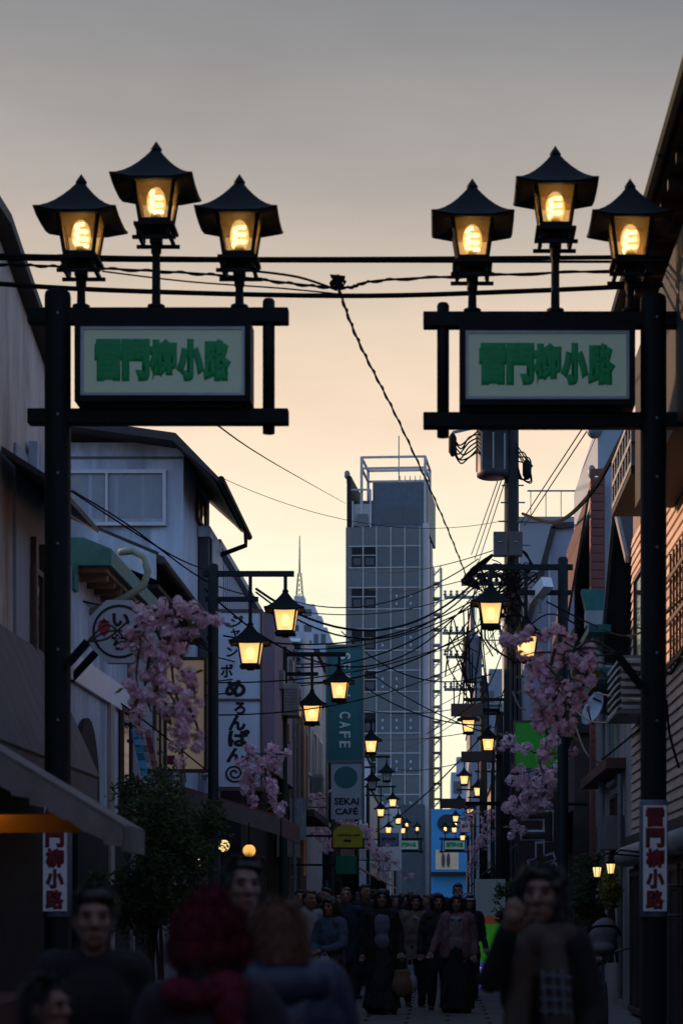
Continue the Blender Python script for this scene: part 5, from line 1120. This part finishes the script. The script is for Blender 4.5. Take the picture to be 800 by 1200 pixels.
# ------------------------------------------------------------------ bush, hanging plant
LEAF = mat_petal('bush_leaf', (.022, .048, .016), (.07, .115, .035))
def bush(label, D, cpx, cpy, rx, rz, n, seed, name='bush', ls=.06, m=LEAF, ry=None):
    rg = random.Random(seed); c = P(cpx, cpy, D); t = thing(name, label, 'plant', (c.x, D, 0)); ry = ry or rx
    tr, lf = MB(), MB()
    for k in range(9):
        a = rg.uniform(0, 6.28); p = c + Vector((rx * .7 * math.cos(a) * rg.random(), ry * .7 * math.sin(a) * rg.random(), rz * rg.uniform(.0, .8)))
        tr.tube(spline([(c.x + rg.uniform(-.1, .1), D + rg.uniform(-.1, .1), max(0, c.z - rz - .6)), (c.x + (p.x - c.x) * .3, D, c.z - rz * .4), p], 4), .018, 5)
    cl = [(Vector((rg.gauss(0, .5), rg.gauss(0, .5), rg.uniform(-.9, .95))), rg.uniform(.18, .42)) for _ in range(46)]
    for k in range(n):
        cc_, rr_ = rg.choice(cl); d = Vector((rg.gauss(0, 1), rg.gauss(0, 1), rg.gauss(0, 1))).normalized() * rr_ * rg.uniform(.5, 1.05); q = cc_ + d
        if q.length > 1.35: continue
        p = c + Vector((q.x * rx, q.y * ry, q.z * rz)); u = Vector((rg.gauss(0, 1), rg.gauss(0, 1), rg.gauss(0, .6))).normalized(); v = u.orthogonal().normalized(); s_ = ls * rg.uniform(.6, 1.2)
        lf.add([p, p + u * s_ * .5 + v * s_ * .3, p + u * s_ * 1.2, p + u * s_ * .5 - v * s_ * .3], [(0, 1, 2, 3)])
    tr.build('stems', BARK, t); o = lf.build('foliage', m, t); o['kind'] = 'stuff'
bush('dense dark green bush in front of the lit framed board', 23.5, 180, 1000, .66, .86, 17000, 11)
bush('dark leafy shrub beside the standing lit sign', 31, 600, 1058, .22, .35, 2500, 12)
bush('yellow green hanging plant under the wall lanterns', 22.3, 716, 1042, .10, .2, 900, 13, 'hanging_plant', .05, mat_petal('yellow_green_leaf', (.10, .12, .02), (.22, .22, .03)))
bush('dark shrub in the shade under the satellite dish', 27, 690, 1050, .25, .5, 2500, 14)
# ------------------------------------------------------------------ people
from mathutils import noise as mnoise
def blob(name, prims, voxel, m, parent, M, smooth=2, disp=0, fold=0):
    """one continuous surface from overlapping tapered capsules ('c', a, b, ra, rb) and ellipsoids ('e', c, r[, rot])"""
    b = MB()
    for p in prims:
        if p[0] == 'c':
            a, e, ra, rb = Vector(p[1]), Vector(p[2]), p[3], p[4]; L = (e - a).length; n = max(2, int(L / (max(ra, rb) * .5)) + 1)
            pts = [a.lerp(e, i / n) for i in range(n + 1)]; rs = [ra + (rb - ra) * i / n for i in range(n + 1)]
            if len(p) > 5:      # flattened: scale in depth
                k = len(b.v); b.tube(pts, rs, 12); 
                for i in range(k, len(b.v)): b.v[i].y = (b.v[i].y - a.y - (e.y - a.y) * ((b.v[i].z - a.z) / (e.z - a.z) if abs(e.z - a.z) > 1e-4 else 0)) * p[5] + a.y + (e.y - a.y) * ((b.v[i].z - a.z) / (e.z - a.z) if abs(e.z - a.z) > 1e-4 else 0)
            else:
                b.tube(pts, rs, 10); b.ell(a, (ra,) * 3, 10, 7); b.ell(e, (rb,) * 3, 10, 7)
        else: b.ell(p[1], p[2], 14, 10, Euler([R(q) for q in p[3]]).to_matrix() if len(p) > 3 else None)
    me = b.mesh(name, m); o = bpy.data.objects.new(name, me)
    rm = o.modifiers.new('r', 'REMESH'); rm.mode = 'VOXEL'; rm.voxel_size = voxel; rm.use_smooth_shade = True
    if smooth: sm = o.modifiers.new('s', 'SMOOTH'); sm.factor = .5; sm.iterations = smooth
    me2 = bake(o); o.modifiers.clear(); C.objects.link(o)
    me2.transform(M); me2.materials.clear(); me2.materials.append(m)
    for p in me2.polygons: p.use_smooth = True
    if disp:
        rg = random.Random(len(me2.vertices))
        for v in me2.vertices: v.co += v.normal * rg.gauss(0, disp)
    if fold:
        off = Vector((len(me2.vertices) % 97, 0, 0)); add = [v.normal * fold * (mnoise.noise(Vector((v.co.x * 11, v.co.y * 11, v.co.z * 5)) + off) + .5 * mnoise.noise(Vector((v.co.x * 24, v.co.y * 24, v.co.z * 14)) + off)) for v in me2.vertices]
        for v, q in zip(me2.vertices, add): v.co += q
    o.data = me2; o.parent = parent; o.name = name
    return o
SKIN = mat('skin', (.19, .105, .08), .55, .08, 6); HAIRK = mat('black_hair', (.010, .008, .008), .45, .3, 30, .2); HAIRB = mat('brown_hair', (.10, .035, .015), .5, .3, 30, .2); LIPS = mat('lips', (.20, .075, .065), .5); EYE = mat('eye_dark', (.012, .009, .008), .2)
def cl(name, col, rough=.9): return mat('cloth_' + name, col, rough, .2, 6, bump=.15)
def hand_prims(wr, d, side, curl=.5):
    """wrist point, direction of the hand, +1/-1 thumb side: palm and five separate fingers"""
    wr, d = Vector(wr), Vector(d).normalized(); s_ = Vector((side, 0, 0)); s_ = (s_ - d * s_.dot(d)).normalized(); n = d.cross(s_).normalized()
    pr = [('c', wr, wr + d * .075, .028, .034)]
    for i, (o_, L) in enumerate(((-.030, .066), (-.010, .078), (.011, .073), (.031, .055))):
        a = wr + d * .08 - s_ * o_ * -1; k = a + d * L * .5 + n * L * .12 * curl; e = k + d * L * .42 * (1 - curl * .7) + n * L * .5 * curl
        pr += [('c', a, k, .0105, .0095), ('c', k, e, .0095, .008)]
    a = wr + d * .02 + s_ * .028; k = a + d * .04 + s_ * .028; pr += [('c', a, k, .013, .011), ('c', k, k + d * .035 + s_ * .006, .011, .009)]
    return pr
def person(px, D, H, label, coat, top=None, legs=None, hair=HAIRK, hairlen='short', turn=0, stride=0, skirt=None, coat_len=.78, vox=.013, tilt=0, armL=None, armR=None, face=True, z0=0, hood=False, coatm=None, group=None, bulk=1.0, lean=0, sh=.165):
    """stands at pixel column px, distance D; local frame faces -Y; armL / armR = (elbow, wrist) overrides"""
    X = XX(px, D); t = thing('person', label, 'person', (X, D, z0), group); t.rotation_euler.z = R(turn)
    k = H / 1.65; M = Matrix.Scale(k, 4)
    hp = .085; st = stride
    kneeF, ankF = Vector((hp + .01, -.10 * st - .02, .47)), Vector((hp, -.26 * st, .08)); kneeB, ankB = Vector((-hp - .01, .06 * st - .03, .48)), Vector((-hp, .30 * st, .11 if st else .08))
    eL, wL = armL or ((.23, .03, 1.08), (.25, -.07 - .08 * st, .85)); eR, wR = armR or ((-.23, .03, 1.08), (-.25, -.04 + .1 * st, .85))
    eL, wL, eR, wR = [Vector(q) for q in (eL, wL, eR, wR)]
    sL, sR = Vector((sh, 0, 1.33)), Vector((-sh, 0, 1.33))
    hd = Vector((0, -.015, 1.54))
    body = [('e', hd, (.072, .090, .108)), ('e', hd + Vector((0, -.028, -.06)), (.056, .060, .058)), ('e', hd + Vector((0, -.052, -.095)), (.03, .028, .022)),
            ('c', hd + Vector((0, -.084, .012)), hd + Vector((0, -.102, -.022)), .010, .016), ('e', hd + Vector((.012, -.093, -.026)), (.010, .012, .009)), ('e', hd + Vector((-.012, -.093, -.026)), (.010, .012, .009)),
            ('e', hd + Vector((.036, -.060, -.02)), (.026, .024, .024)), ('e', hd + Vector((-.036, -.060, -.02)), (.026, .024, .024)), ('c', hd + Vector((-.04, -.08, .032)), hd + Vector((.04, -.08, .032)), .011, .011),
            ('e', hd + Vector((.074, .005, -.01)), (.012, .02, .032)), ('e', hd + Vector((-.074, .005, -.01)), (.012, .02, .032)),
            ('c', (0, .012, 1.33), hd + Vector((0, .01, -.07)), .056, .05), ('c', sR, sL, .06, .06), ('e', (0, 0, 1.2), (.15, .095, .17)), ('e', (0, 0, 1.02), (.125, .09, .14)), ('e', (0, .01, .88), (.15, .105, .12)),
            ('c', sL, eL, .05, .038), ('c', eL, wL, .038, .026), ('c', sR, eR, .05, .038), ('c', eR, wR, .038, .026),
            ('c', (hp, 0, .86), kneeF, .085, .056), ('c', kneeF, ankF, .055, .036), ('c', (-hp, 0, .86), kneeB, .085, .056), ('c', kneeB, ankB, .055, .036),
            ('c', ankF + Vector((0, .02, -.04)), ankF + Vector((.01, -.13, -.05)), .034, .028), ('c', ankB + Vector((0, .02, -.04)), ankB + Vector((-.01, -.13, -.05)), .034, .028)]
    body += hand_prims(wL, wL - eL + Vector((0, -.03, 0)), -1, .6) + hand_prims(wR, wR - eR + Vector((0, -.03, 0)), 1, .6)
    if lean: M = Matrix.Rotation(R(lean), 4, 'X') @ M
    bo = blob('body', body, vox * (.75 if D < 30 else 1), SKIN, t, M, 4)
    # clothes
    b_ = bulk
    if legs:
        blob('trousers', [('e', (0, .01, .88), (.165, .125, .12)), ('c', (hp, 0, .84), kneeF, .10, .075), ('c', kneeF, ankF + Vector((0, 0, .02)), .075, .06), ('c', (-hp, 0, .84), kneeB, .10, .075), ('c', kneeB, ankB + Vector((0, 0, .02)), .075, .06)], vox, legs, t, M, 2, 0, .016)
    if skirt:
        L, m_ = skirt; z_ = .98 - L
        blob('skirt', [('c', (0, .01, 1.0), (0, .0, z_), .15, .15 + .12 * L, .78), ('c', (.05, -.03, .7), (.08, -.05 - .05 * st, z_), .1, .13), ('c', (-.05, .03, .7), (-.08, .05, z_), .1, .13)], vox, m_, t, M, 2, 0, .022)
    blob('shoes', [('c', ankF + Vector((0, .03, -.045)), ankF + Vector((.01, -.14, -.048)), .042, .034), ('c', ankB + Vector((0, .03, -.045)), ankB + Vector((-.01, -.14, -.048)), .042, .034)], vox, cl('shoe', (.02, .02, .022), .6), t, M)
    if top: blob('top', [('e', (0, -.035, 1.18), (.145, .105, .19)), ('e', (0, -.035, 1.0), (.135, .105, .15)), ('c', (-.1, -.02, 1.33), (.1, -.02, 1.33), .06, .06)], vox, top, t, M, 2, 0, .012)
    zc = coat_len
    pr = [('c', sR + Vector((.015, .0, .005)), sL + Vector((-.015, .0, .005)), .085 * b_, .085 * b_), ('c', sL, eL, .075 * b_, .062 * b_), ('c', eL, wL, .062 * b_, .048 * b_), ('c', sR, eR, .075 * b_, .062 * b_), ('c', eR, wR, .062 * b_, .048 * b_), ('c', (0, .045, 1.36), (0, .035, 1.40), .085, .075)]
    if top:     # open coat: two fronts and a back
        for s_ in (-1, 1): pr += [('c', (s_ * .125, -.045, 1.30), (s_ * .135, -.05, zc), .065, .075), ('c', (s_ * .15, .02, 1.2), (s_ * .16, .02, zc), .08, .09)]
        pr += [('c', (0, .05, 1.28), (0, .06, zc), .13, .15, .7)]
    else: pr += [('e', (0, .0, 1.18), (.195 * b_, .14 * b_, .22)), ('e', (0, 0, 1.0), (.175 * b_, .135 * b_, .2)), ('c', (0, .01, 1.05), (0, .01, zc), .17 * b_, .19 * b_, .8)]
    blob('coat', pr, vox, coat, t, M, 2, 0, .020 if D > 10 else .011)
    if hood: blob('hood', [('c', (-.1, .09, 1.36), (.1, .09, 1.36), .075, .075), ('e', (0, .11, 1.35), (.13, .07, .09))], vox, coat, t, M)
    # hair
    hp_ = [('e', hd + Vector((0, .022, .022)), (.088, .092, .108)), ('e', hd + Vector((0, -.03, .075)), (.066, .050, .038))]
    if hairlen == 'short': hp_ = [('e', hd + Vector((0, .028, .036)), (.080, .084, .090)), ('e', hd + Vector((.01, -.03, .088)), (.060, .046, .028)), ('e', hd + Vector((0, .05, -.02)), (.068, .05, .07))]
    else:
        for s_ in (-1, 1): hp_ += [('c', hd + Vector((s_ * .075, -.02, .05)), hd + Vector((s_ * .082, .0, -.10 if hairlen == 'bob' else -.26)), .028, .03)]
        hp_ += [('e', hd + Vector((0, .06, -.04)), (.088, .06, .12))]
        if hairlen == 'long': hp_ += [('c', hd + Vector((0, .08, -.05)), hd + Vector((0, .10, -.30)), .085, .07)]
        hp_ += [('c', hd + Vector((-.02, -.062, .090)), hd + Vector((.066, -.046, .03)), .022, .015), ('c', hd + Vector((-.03, -.060, .088)), hd + Vector((-.068, -.044, .035)), .020, .014)]
    ho = blob('hair', hp_, vox * .8, hair, t, M, 1, .002, .014)
    if D < 10:
        rg = random.Random(px); fz = MB(); n_ = len(ho.data.vertices)
        for _ in range(5000):
            v = ho.data.vertices[rg.randrange(n_)]
            if v.co.y < -.055 * k: continue
            dn = Vector((0, 0, -1)); d = (dn - v.normal * dn.dot(v.normal)); d = (d + v.normal * rg.uniform(.05, .5) + Vector((rg.gauss(0, .25), rg.gauss(0, .25), 0))).normalized(); sd2 = d.cross(v.normal).normalized() * .0022; L_ = rg.uniform(.02, .06)
            fz.add([v.co - sd2, v.co + sd2, v.co + d * L_], [(0, 1, 2)])
        o = bpy.data.objects.new('hair_strands', fz.mesh('hair_strands', hair)); C.objects.link(o); o.parent = ho; o['kind'] = 'stuff'
    if face:
        for s_ in (-1, 1):
            MBx = MB().ell(hd + Vector((s_ * .031, -.084, .010)), (.014, .008, .0065), 8, 6); e = bpy.data.objects.new('eye', MBx.mesh('eye', EYE, True)); C.objects.link(e); e.data.transform(M); e.parent = t
            MBx = MB().tube([hd + Vector((s_ * .014, -.090, .028)), hd + Vector((s_ * .034, -.090, .034)), hd + Vector((s_ * .052, -.080, .028))], .0045, 5); e = bpy.data.objects.new('eyebrow', MBx.mesh('eyebrow', HAIRK)); C.objects.link(e); e.data.transform(M); e.parent = t
        MBx = MB().ell(hd + Vector((0, -.088, -.062)), (.024, .009, .008), 10, 6); e = bpy.data.objects.new('mouth', MBx.mesh('mouth', LIPS, True)); C.objects.link(e); e.data.transform(M); e.parent = t
    t['_k'] = k
    return t
def carry(p, off, prims, m, name, label, cat, vox=.015):
    """a thing held by person p; off in the person's own frame"""
    k = p['_k']; ml = Matrix.Rotation(p.rotation_euler.z, 4, 'Z'); w_ = Vector(p.location) + ml @ (Vector(off) * k)
    t = thing(name, label, cat, w_)
    blob('bag', prims, vox, m, t, Matrix.Rotation(p.rotation_euler.z, 4, 'Z')); return t
def handles(t, w_, h, m):
    for s_ in (-1, 1): MB().tube(spline([(-w_, s_ * .03, 0), (-w_ * .6, s_ * .02, h), (w_ * .6, s_ * .02, h), (w_, s_ * .03, 0)], 4), .006, 5).mesh('handle', m)
    b = MB()
    b.tube(spline([(-w_, 0, -.02), (-w_ * .5, 0, h), (w_ * .5, 0, h), (w_, 0, -.02)], 4), .007, 5)
    o = bpy.data.objects.new('handle', b.mesh('handle', m)); C.objects.link(o); o.parent = t
BLK = cl('black', (.006, .006, .0075)); NAVY = cl('navy', (.008, .013, .03)); CHAR = cl('charcoal', (.012, .012, .014)); GREYB = cl('grey_blue', (.09, .11, .15)); TANC = cl('tan_coat', (.11, .085, .06)); PINK = cl('pink_coat', (.12, .062, .075)); WHT = cl('white_shirt', (.20, .215, .24)); DENIM = cl('denim', (.05, .07, .11)); BRNC = cl('brown_coat', (.06, .04, .03)); MAR = cl('maroon', (.08, .012, .025)); OLV = cl('olive', (.05, .05, .035))

# walking crowd
p = person(447, 26.5, 1.64, 'woman in long black coat over grey blue top carrying shopping bags', BLK, GREYB, None, HAIRK, 'bob', 4, .3, (.86, CHAR), .55)
b = carry(p, (.26, -.16, .52), [('c', (0, 0, -.18), (0, 0, .1), .13, .10, .45), ('e', (0, 0, -.1), (.14, .07, .16))], cl('brown_paper', (.12, .075, .04)), 'shopping_bag', 'brown paper bag carried by the woman in the long black coat', 'bag'); handles(b, .08, .22, CHAR)
b = carry(p, (.36, -.12, .56), [('c', (0, 0, -.2), (0, 0, .12), .09, .05, .6), ('e', (0, 0, -.12), (.10, .07, .14))], WHT, 'shopping_bag', 'crumpled white plastic bag beside the brown paper bag', 'bag'); handles(b, .05, .18, WHT)
p = person(535, 26.8, 1.58, 'woman in dusty pink jacket and long black skirt', PINK, cl('pale_blouse', (.15, .12, .13)), None, HAIRK, 'long', -6, .15, (.88, BLK), .82, armR=((-.26, .0, 1.08), (-.34, -.12, .88)))
blob('bow', [('e', (-.04, -.12, 1.33), (.045, .02, .028), (0, 20, 0)), ('e', (.04, -.12, 1.33), (.045, .02, .028), (0, -20, 0)), ('c', (0, -.12, 1.33), (-.03, -.125, 1.24), .012, .016), ('c', (0, -.12, 1.33), (.03, -.125, 1.24), .012, .016)], .009, WHT, p, Matrix.Scale(1.58 / 1.65, 4))
p = person(513, 27.6, 1.60, 'woman in dark coat close beside the pink jacket', CHAR, None, BLK, HAIRK, 'bob', 6, .2, None, .6)
p = person(486, 28.6, 1.60, 'person in tan coat with white collar and black trousers', TANC, None, BLK, HAIRK, 'bob', 10, .35, None, .72)
blob('collar', [('e', (-.02, -.11, 1.32), (.03, .02, .04)), ('e', (.03, -.12, 1.28), (.02, .02, .05))], .012, WHT, p, Matrix.Scale(1.6 / 1.65, 4))
p = person(362, 24.8, 1.62, 'person in open white shirt turned aside', WHT, None, CHAR, HAIRK, 'short', 40, .2, None, .8)
p = person(388, 23.6, 1.52, 'long haired person in denim jacket holding bags to the chest', DENIM, None, BLK, HAIRK, 'long', -35, .2, None, .8, armL=((.24, -.06, 1.06), (.06, -.24, 1.0)), armR=((-.24, -.06, 1.06), (-.08, -.24, .98)))
b = carry(p, (.10, -.26, .78), [('c', (0, 0, -.2), (0, 0, .14), .12, .06, .6), ('e', (0, 0, -.1), (.13, .08, .17))], WHT, 'shopping_bag', 'white plastic bag held by the person in denim', 'bag'); handles(b, .05, .16, WHT)
b = carry(p, (-.14, -.26, .76), [('c', (0, 0, -.2), (0, 0, .12), .12, .11, .5)], cl('brown_paper', ()), 'shopping_bag', 'brown bag held by the person in denim', 'bag'); handles(b, .07, .16, CHAR)
p = person(536, 33, 1.80, 'tall man in dark jacket wearing a white face mask', BLK, None, CHAR, HAIRK, 'short', 0, .3, None, .8)
blob('face_mask', [('e', (0, -.088, 1.485), (.058, .03, .045))], .008, WHT, p, Matrix.Scale(1.8 / 1.65, 4))
p = person(549, 30.5, 1.60, 'person in dark coat with pale blue cap behind the pink jacket', NAVY, None, BLK, HAIRK, 'bob', 20, .1, None, .7)
blob('cap', [('e', (0, .01, 1.60), (.10, .105, .075)), ('e', (0, -.09, 1.585), (.07, .06, .014))], .012, cl('pale_blue_cap', (.25, .33, .40)), p, Matrix.Scale(1.6 / 1.65, 4))
crowd = [(405, 29, 1.70, NAVY, CHAR, 'short', 'man in navy jacket behind the denim jacket'), (428, 31, 1.74, BLK, NAVY, 'short', 'man in black jacket behind the woman with shopping bags'), (384, 32, 1.76, CHAR, BLK, 'short', 'man in charcoal coat under the green cloth sign'),
         (418, 36, 1.66, MAR, BLK, 'bob', 'woman in maroon coat among the crowd'), (463, 34, 1.62, OLV, BLK, 'long', 'long haired woman in olive coat among the crowd'), (500, 36, 1.68, MAR, CHAR, 'short', 'man in dark red jacket among the crowd'),
         (470, 42, 1.68, BRNC, BLK, 'bob', 'woman in brown coat deep in the crowd'), (440, 44, 1.72, BLK, CHAR, 'short', 'man in black coat deep in the crowd'), (522, 44, 1.66, CHAR, BLK, 'bob', 'woman in charcoal coat deep in the crowd'),
         (455, 52, 1.7, NAVY, BLK, 'short', 'man in navy coat far down the street'), (490, 55, 1.65, GREYB, BLK, 'bob', 'woman in grey blue coat far down the street'), (508, 58, 1.7, BRNC, CHAR, 'short', 'man in brown coat far down the street'), (475, 66, 1.68, WHT, NAVY, 'short', 'distant man in white shirt'), (498, 74, 1.66, MAR, BLK, 'bob', 'distant woman in maroon coat')]
crowd += [(350, 33, 1.68, BLK, BLK, 'short', 'man in black close to the red awning shop'), (357, 43, 1.7, NAVY, BLK, 'bob', 'woman in navy close to the dark timber shop'), (562, 36.5, 1.7, BLK, BLK, 'short', 'man in black just behind the standing sign'), (573, 46, 1.66, CHAR, BLK, 'bob', 'woman in charcoal below the far pink blossom'), (545, 45, 1.72, BLK, NAVY, 'short', 'man in black with navy trousers before the blue shopfront'),
          (372, 38, 1.7, BLK, CHAR, 'short', 'man in black coat by the shop under the yellow sign'), (396, 40, 1.62, BRNC, BLK, 'long', 'long haired woman in brown coat under the yellow sign'), (436, 37, 1.58, NAVY, BLK, 'bob', 'woman in navy coat behind the black coats'), (452, 38.5, 1.76, CHAR, BLK, 'short', 'tall man in charcoal coat behind the woman with bags'),
          (480, 39, 1.7, BLK, NAVY, 'short', 'man in black with navy trousers in mid crowd'), (512, 40, 1.74, NAVY, CHAR, 'short', 'man in navy with charcoal trousers in mid crowd'), (548, 38, 1.66, CHAR, BLK, 'bob', 'woman in charcoal beside the standing sign'), (424, 48, 1.72, BLK, BLK, 'short', 'man all in black before the unlit lantern post'),
          (466, 48, 1.6, PINK, BLK, 'bob', 'woman in pink coat in the far crowd'), (503, 49, 1.72, CHAR, NAVY, 'short', 'man in charcoal with navy trousers in the far crowd'), (533, 50, 1.68, BRNC, BLK, 'bob', 'woman in brown coat near the far pink blossom'), (484, 62, 1.72, BLK, CHAR, 'short', 'small dark man in the far crowd'), (462, 60, 1.64, TANC, BLK, 'long', 'small woman in tan in the far crowd'), (518, 66, 1.7, NAVY, BLK, 'short', 'small man in navy in the far crowd')]
for i, (px, D, H, c1, c2, hl, lab) in enumerate(crowd):
    person(px, D, H * (1 + .02 * math.sin(i * 2.3)), lab, c1, None, c2, HAIRK if i % 5 else HAIRB, hl, (0, 35, -40, 170, 15, -75, 60, 200, -20, 150)[i % 10], .15 + .5 * ((i * 7) % 5) / 5, None, .78 if i % 2 else .6, vox=.022 if D < 42 else .03, face=D < 40, group='people walking in the street', lean=(i % 4) * 1.5 - 2)

# near figures
PH = 'passers-by close to the gate'
# right: woman pointing with hand at her mouth, plaid scarf
p = person(635, 7.6, 1.555, 'woman in black coat and plaid scarf with hand raised to her mouth', BLK, None, CHAR, HAIRK, 'bob', -14, 0, None, .6, vox=.010, sh=.14, armR=((-.155, -.20, 1.215), (-.08, -.27, 1.395)), armL=((.21, -.02, 1.08), (.18, -.20, .90)), bulk=.93)
k = 1.55 / 1.65; MS = Matrix.Scale(k, 4)
SCARF = mat('scarf_base', (.055, .04, .032), .9, .2, 5)
sc_ = blob('scarf', [('c', (-.10, -.03, 1.385), (.10, -.03, 1.385), .055, .055), ('c', (0, -.09, 1.37), (.0, -.08, 1.36), .07, .07), ('c', (-.05, -.11, 1.34), (-.075, -.165, .98), .05, .06), ('c', (.06, -.11, 1.34), (.095, -.165, 1.05), .055, .065), ('c', (0, .06, 1.39), (.05, .06, 1.39), .06, .06)], .010, SCARF, p, MS)
bands = MB()
for i, z_ in enumerate((1.10, 1.145, 1.19, 1.235)): bands.tube([Vector((.035, -.226 + (z_ - 1.05) * .12, z_)) * k, Vector((.095, -.238 + (z_ - 1.05) * .12, z_ - .004)) * k, Vector((.15, -.205 + (z_ - 1.05) * .12, z_ - .01)) * k], .006, 5)
for x_ in (.06, .10, .135): bands.tube([Vector((x_, -.238, 1.08)) * k, Vector((x_ - .02, -.205, 1.26)) * k], .005, 5)
o = bpy.data.objects.new('plaid_stripes', bands.mesh('plaid_stripes', cl('plaid_pale', (.08, .10, .13)))); C.objects.link(o); o.parent = sc_; o['kind'] = 'stuff'
b = carry(p, (.26, -.24, .60), [('c', (0, 0, -.2), (0, 0, .14), .16, .12, .4), ('e', (0, 0, -.1), (.17, .07, .17))], cl('pale_bag', (.30, .36, .40)), 'shopping_bag', 'pale shopping bag held low by the woman in the plaid scarf', 'bag'); handles(b, .08, .14, WHT)
# left: smiling man in black
p = person(110, 7.2, 1.46, 'smiling person in black coat below the near awning', BLK, None, BLK, HAIRK, 'short', 12, 0, None, .7, vox=.011)
# magenta fuzzy hat from behind
p = person(246, 5.6, 1.39, 'person seen from behind in a fuzzy magenta hat and red scarf', cl('dark_violet', (.018, .012, .022)), None, BLK, HAIRK, 'bob', 170, 0, None, .6, vox=.012, face=False, bulk=1.15)
FUZZ = mat('magenta_wool', (.08, .004, .017), .95, .35, 20); MS = Matrix.Scale(1.39 / 1.65, 4)
hat = blob('hat', [('e', (0, .0, 1.585), (.115, .12, .10)), ('e', (0, 0, 1.68), (.05, .05, .05)), ('c', (-.09, .0, 1.53), (.09, .0, 1.53), .05, .05), ('e', (0, .06, 1.52), (.11, .07, .06))], .010, FUZZ, p, MS, 1, .004)
blob('scarf', [('e', (-.07, .09, 1.40), (.085, .06, .06), (0, 15, 10)), ('e', (.05, .10, 1.385), (.09, .06, .055), (0, -12, 0)), ('e', (-.10, .11, 1.33), (.05, .05, .09)), ('e', (-.125, .12, 1.24), (.045, .04, .09), (0, 8, 0)), ('e', (-.15, .12, 1.14), (.055, .04, .09), (0, 14, 0)), ('e', (.0, -.07, 1.38), (.11, .05, .05)), ('e', (.11, .02, 1.39), (.05, .08, .05)), ('e', (-.11, .02, 1.39), (.05, .08, .05))], .012, FUZZ, p, MS, 1, .004)
fz = MB(); rg = random.Random(5)
for v in [hat.data.vertices[rg.randrange(len(hat.data.vertices))] for _ in range(2600)]:
    q = v.co; d = (v.normal + Vector((rg.gauss(0, .5), rg.gauss(0, .5), rg.gauss(0, .5)))).normalized(); sdv = d.orthogonal().normalized() * .0025; fz.add([q - sdv, q + sdv, q + d * rg.uniform(.015, .04)], [(0, 1, 2)])
o = bpy.data.objects.new('wool_fuzz', fz.mesh('wool_fuzz', FUZZ)); C.objects.link(o); o.parent = hat; o['kind'] = 'stuff'
# navy puffer, brown hair, from behind
p = person(328, 6.4, 1.41, 'brown haired person seen from behind in a navy padded jacket', cl('navy_puffer', (.007, .016, .045), .5), None, BLK, HAIRB, 'bob', 195, 0, None, .75, vox=.012, face=False, bulk=1.45, hood=True)
# face between the two
p = person(283, 8.6, 1.60, 'dark haired person in black facing the street behind the magenta hat', BLK, None, BLK, HAIRK, 'short', 22, 0, None, .7, vox=.011)
# child low at the edge
p = person(52, 6.2, 1.18, 'child in dark clothes looking aside at the awning corner', CHAR, None, BLK, HAIRK, 'short', 70, 0, None, .7, vox=.011)

# ------------------------------------------------------------------ parked bicycle by the right kerb
D = 21.0; X = XX(702, D)
t = thing('bicycle', 'dark parked bicycle with a pale covered child seat by the tan house', 'bicycle', (X, D, 0)); yw = D
def wheel(y):
    b = MB(); n = 28; b.tube([(X, y + .33 * math.cos(a), .33 + .33 * math.sin(a)) for a in [2 * math.pi * i / n for i in range(n + 1)]], .022, 6, False)
    o = b.build('wheel', mat('tyre', (.015, .015, .016), .8), t, True); s_ = MB()
    for i in range(14):
        a = 2 * math.pi * i / 14; s_.tube([(X, y, .33), (X, y + .31 * math.cos(a), .33 + .31 * math.sin(a))], .003, 4)
    s_.build('spokes', STEEL, o)['kind'] = 'stuff'
wheel(D - .52); wheel(D + .52)
BF = mat('bicycle_frame', (.03, .035, .05), .4)
f = MB()
for a, b_ in (((D - .52, .33), (D - .38, .88)), ((D - .42, .72), (D + .05, .30)), ((D - .40, .80), (D + .15, .62)), ((D + .05, .30), (D + .2, .80)), ((D + .05, .30), (D + .52, .33)), ((D + .17, .68), (D + .52, .33))): f.tube([(X, a[0], a[1]), (X, b_[0], b_[1])], .018, 7)
f.build('frame', BF, t)
MB().tube(spline([(X - .28, D - .25, 1.0), (X - .2, D - .36, .99), (X, D - .38, .93), (X + .2, D - .36, .99), (X + .28, D - .25, 1.0)]), .013, 6).build('handlebar', STEEL, t)
blob('saddle', [('e', (X, D + .24, .84), (.09, .13, .035)), ('c', (X, D + .2, .84), (X, D + .05, .84), .04, .025)], .012, BLK, t, Matrix.Translation((-X, -D, 0)))
blob('child_seat', [('e', (X, D - .40, 1.12), (.15, .12, .21), (-22, 24, 0)), ('e', (X - .02, D - .47, 1.0), (.15, .14, .07))], .014, cl('pale_cover', (.12, .125, .14), .6), t, Matrix.Translation((-X, -D, 0)))
MB().tube(spline([(X - .17, D - .50, 1.14), (X - .10, D - .60, 1.22), (X + .10, D - .60, 1.22), (X + .17, D - .50, 1.14)]), .014, 6).build('seat_bar', BLACK, t)
MB().tube([(X + .05, D + .02, .3), (X + .14, D + .14, 0.0)], .01, 5).build('stand', STEEL, t)
# hand with camera-like phone left: dark shop goods on the right
for i, (px, py, D) in enumerate(((790, 1040, 19.6), (788, 1075, 19.6))):
    o = thing('shop_plate', 'pale plate on display inside the shop beside the gate post', 'plate', P(px, py, D) , 'plates in the shop window')
    MB().lathe(P(px, py, D), [(.05, 0), (.09, .025), (.085, .03), (.045, .008)], 14).build('dish', mat('plate_grey', (.18, .18, .2), .4), o, True)
    MB().box(P(px - 9, py + 2, D + .12), P(px + 12, py + 4, D - .12)).build('shelf', WOODF, o)

bpy.data.scenes.remove(TMP)
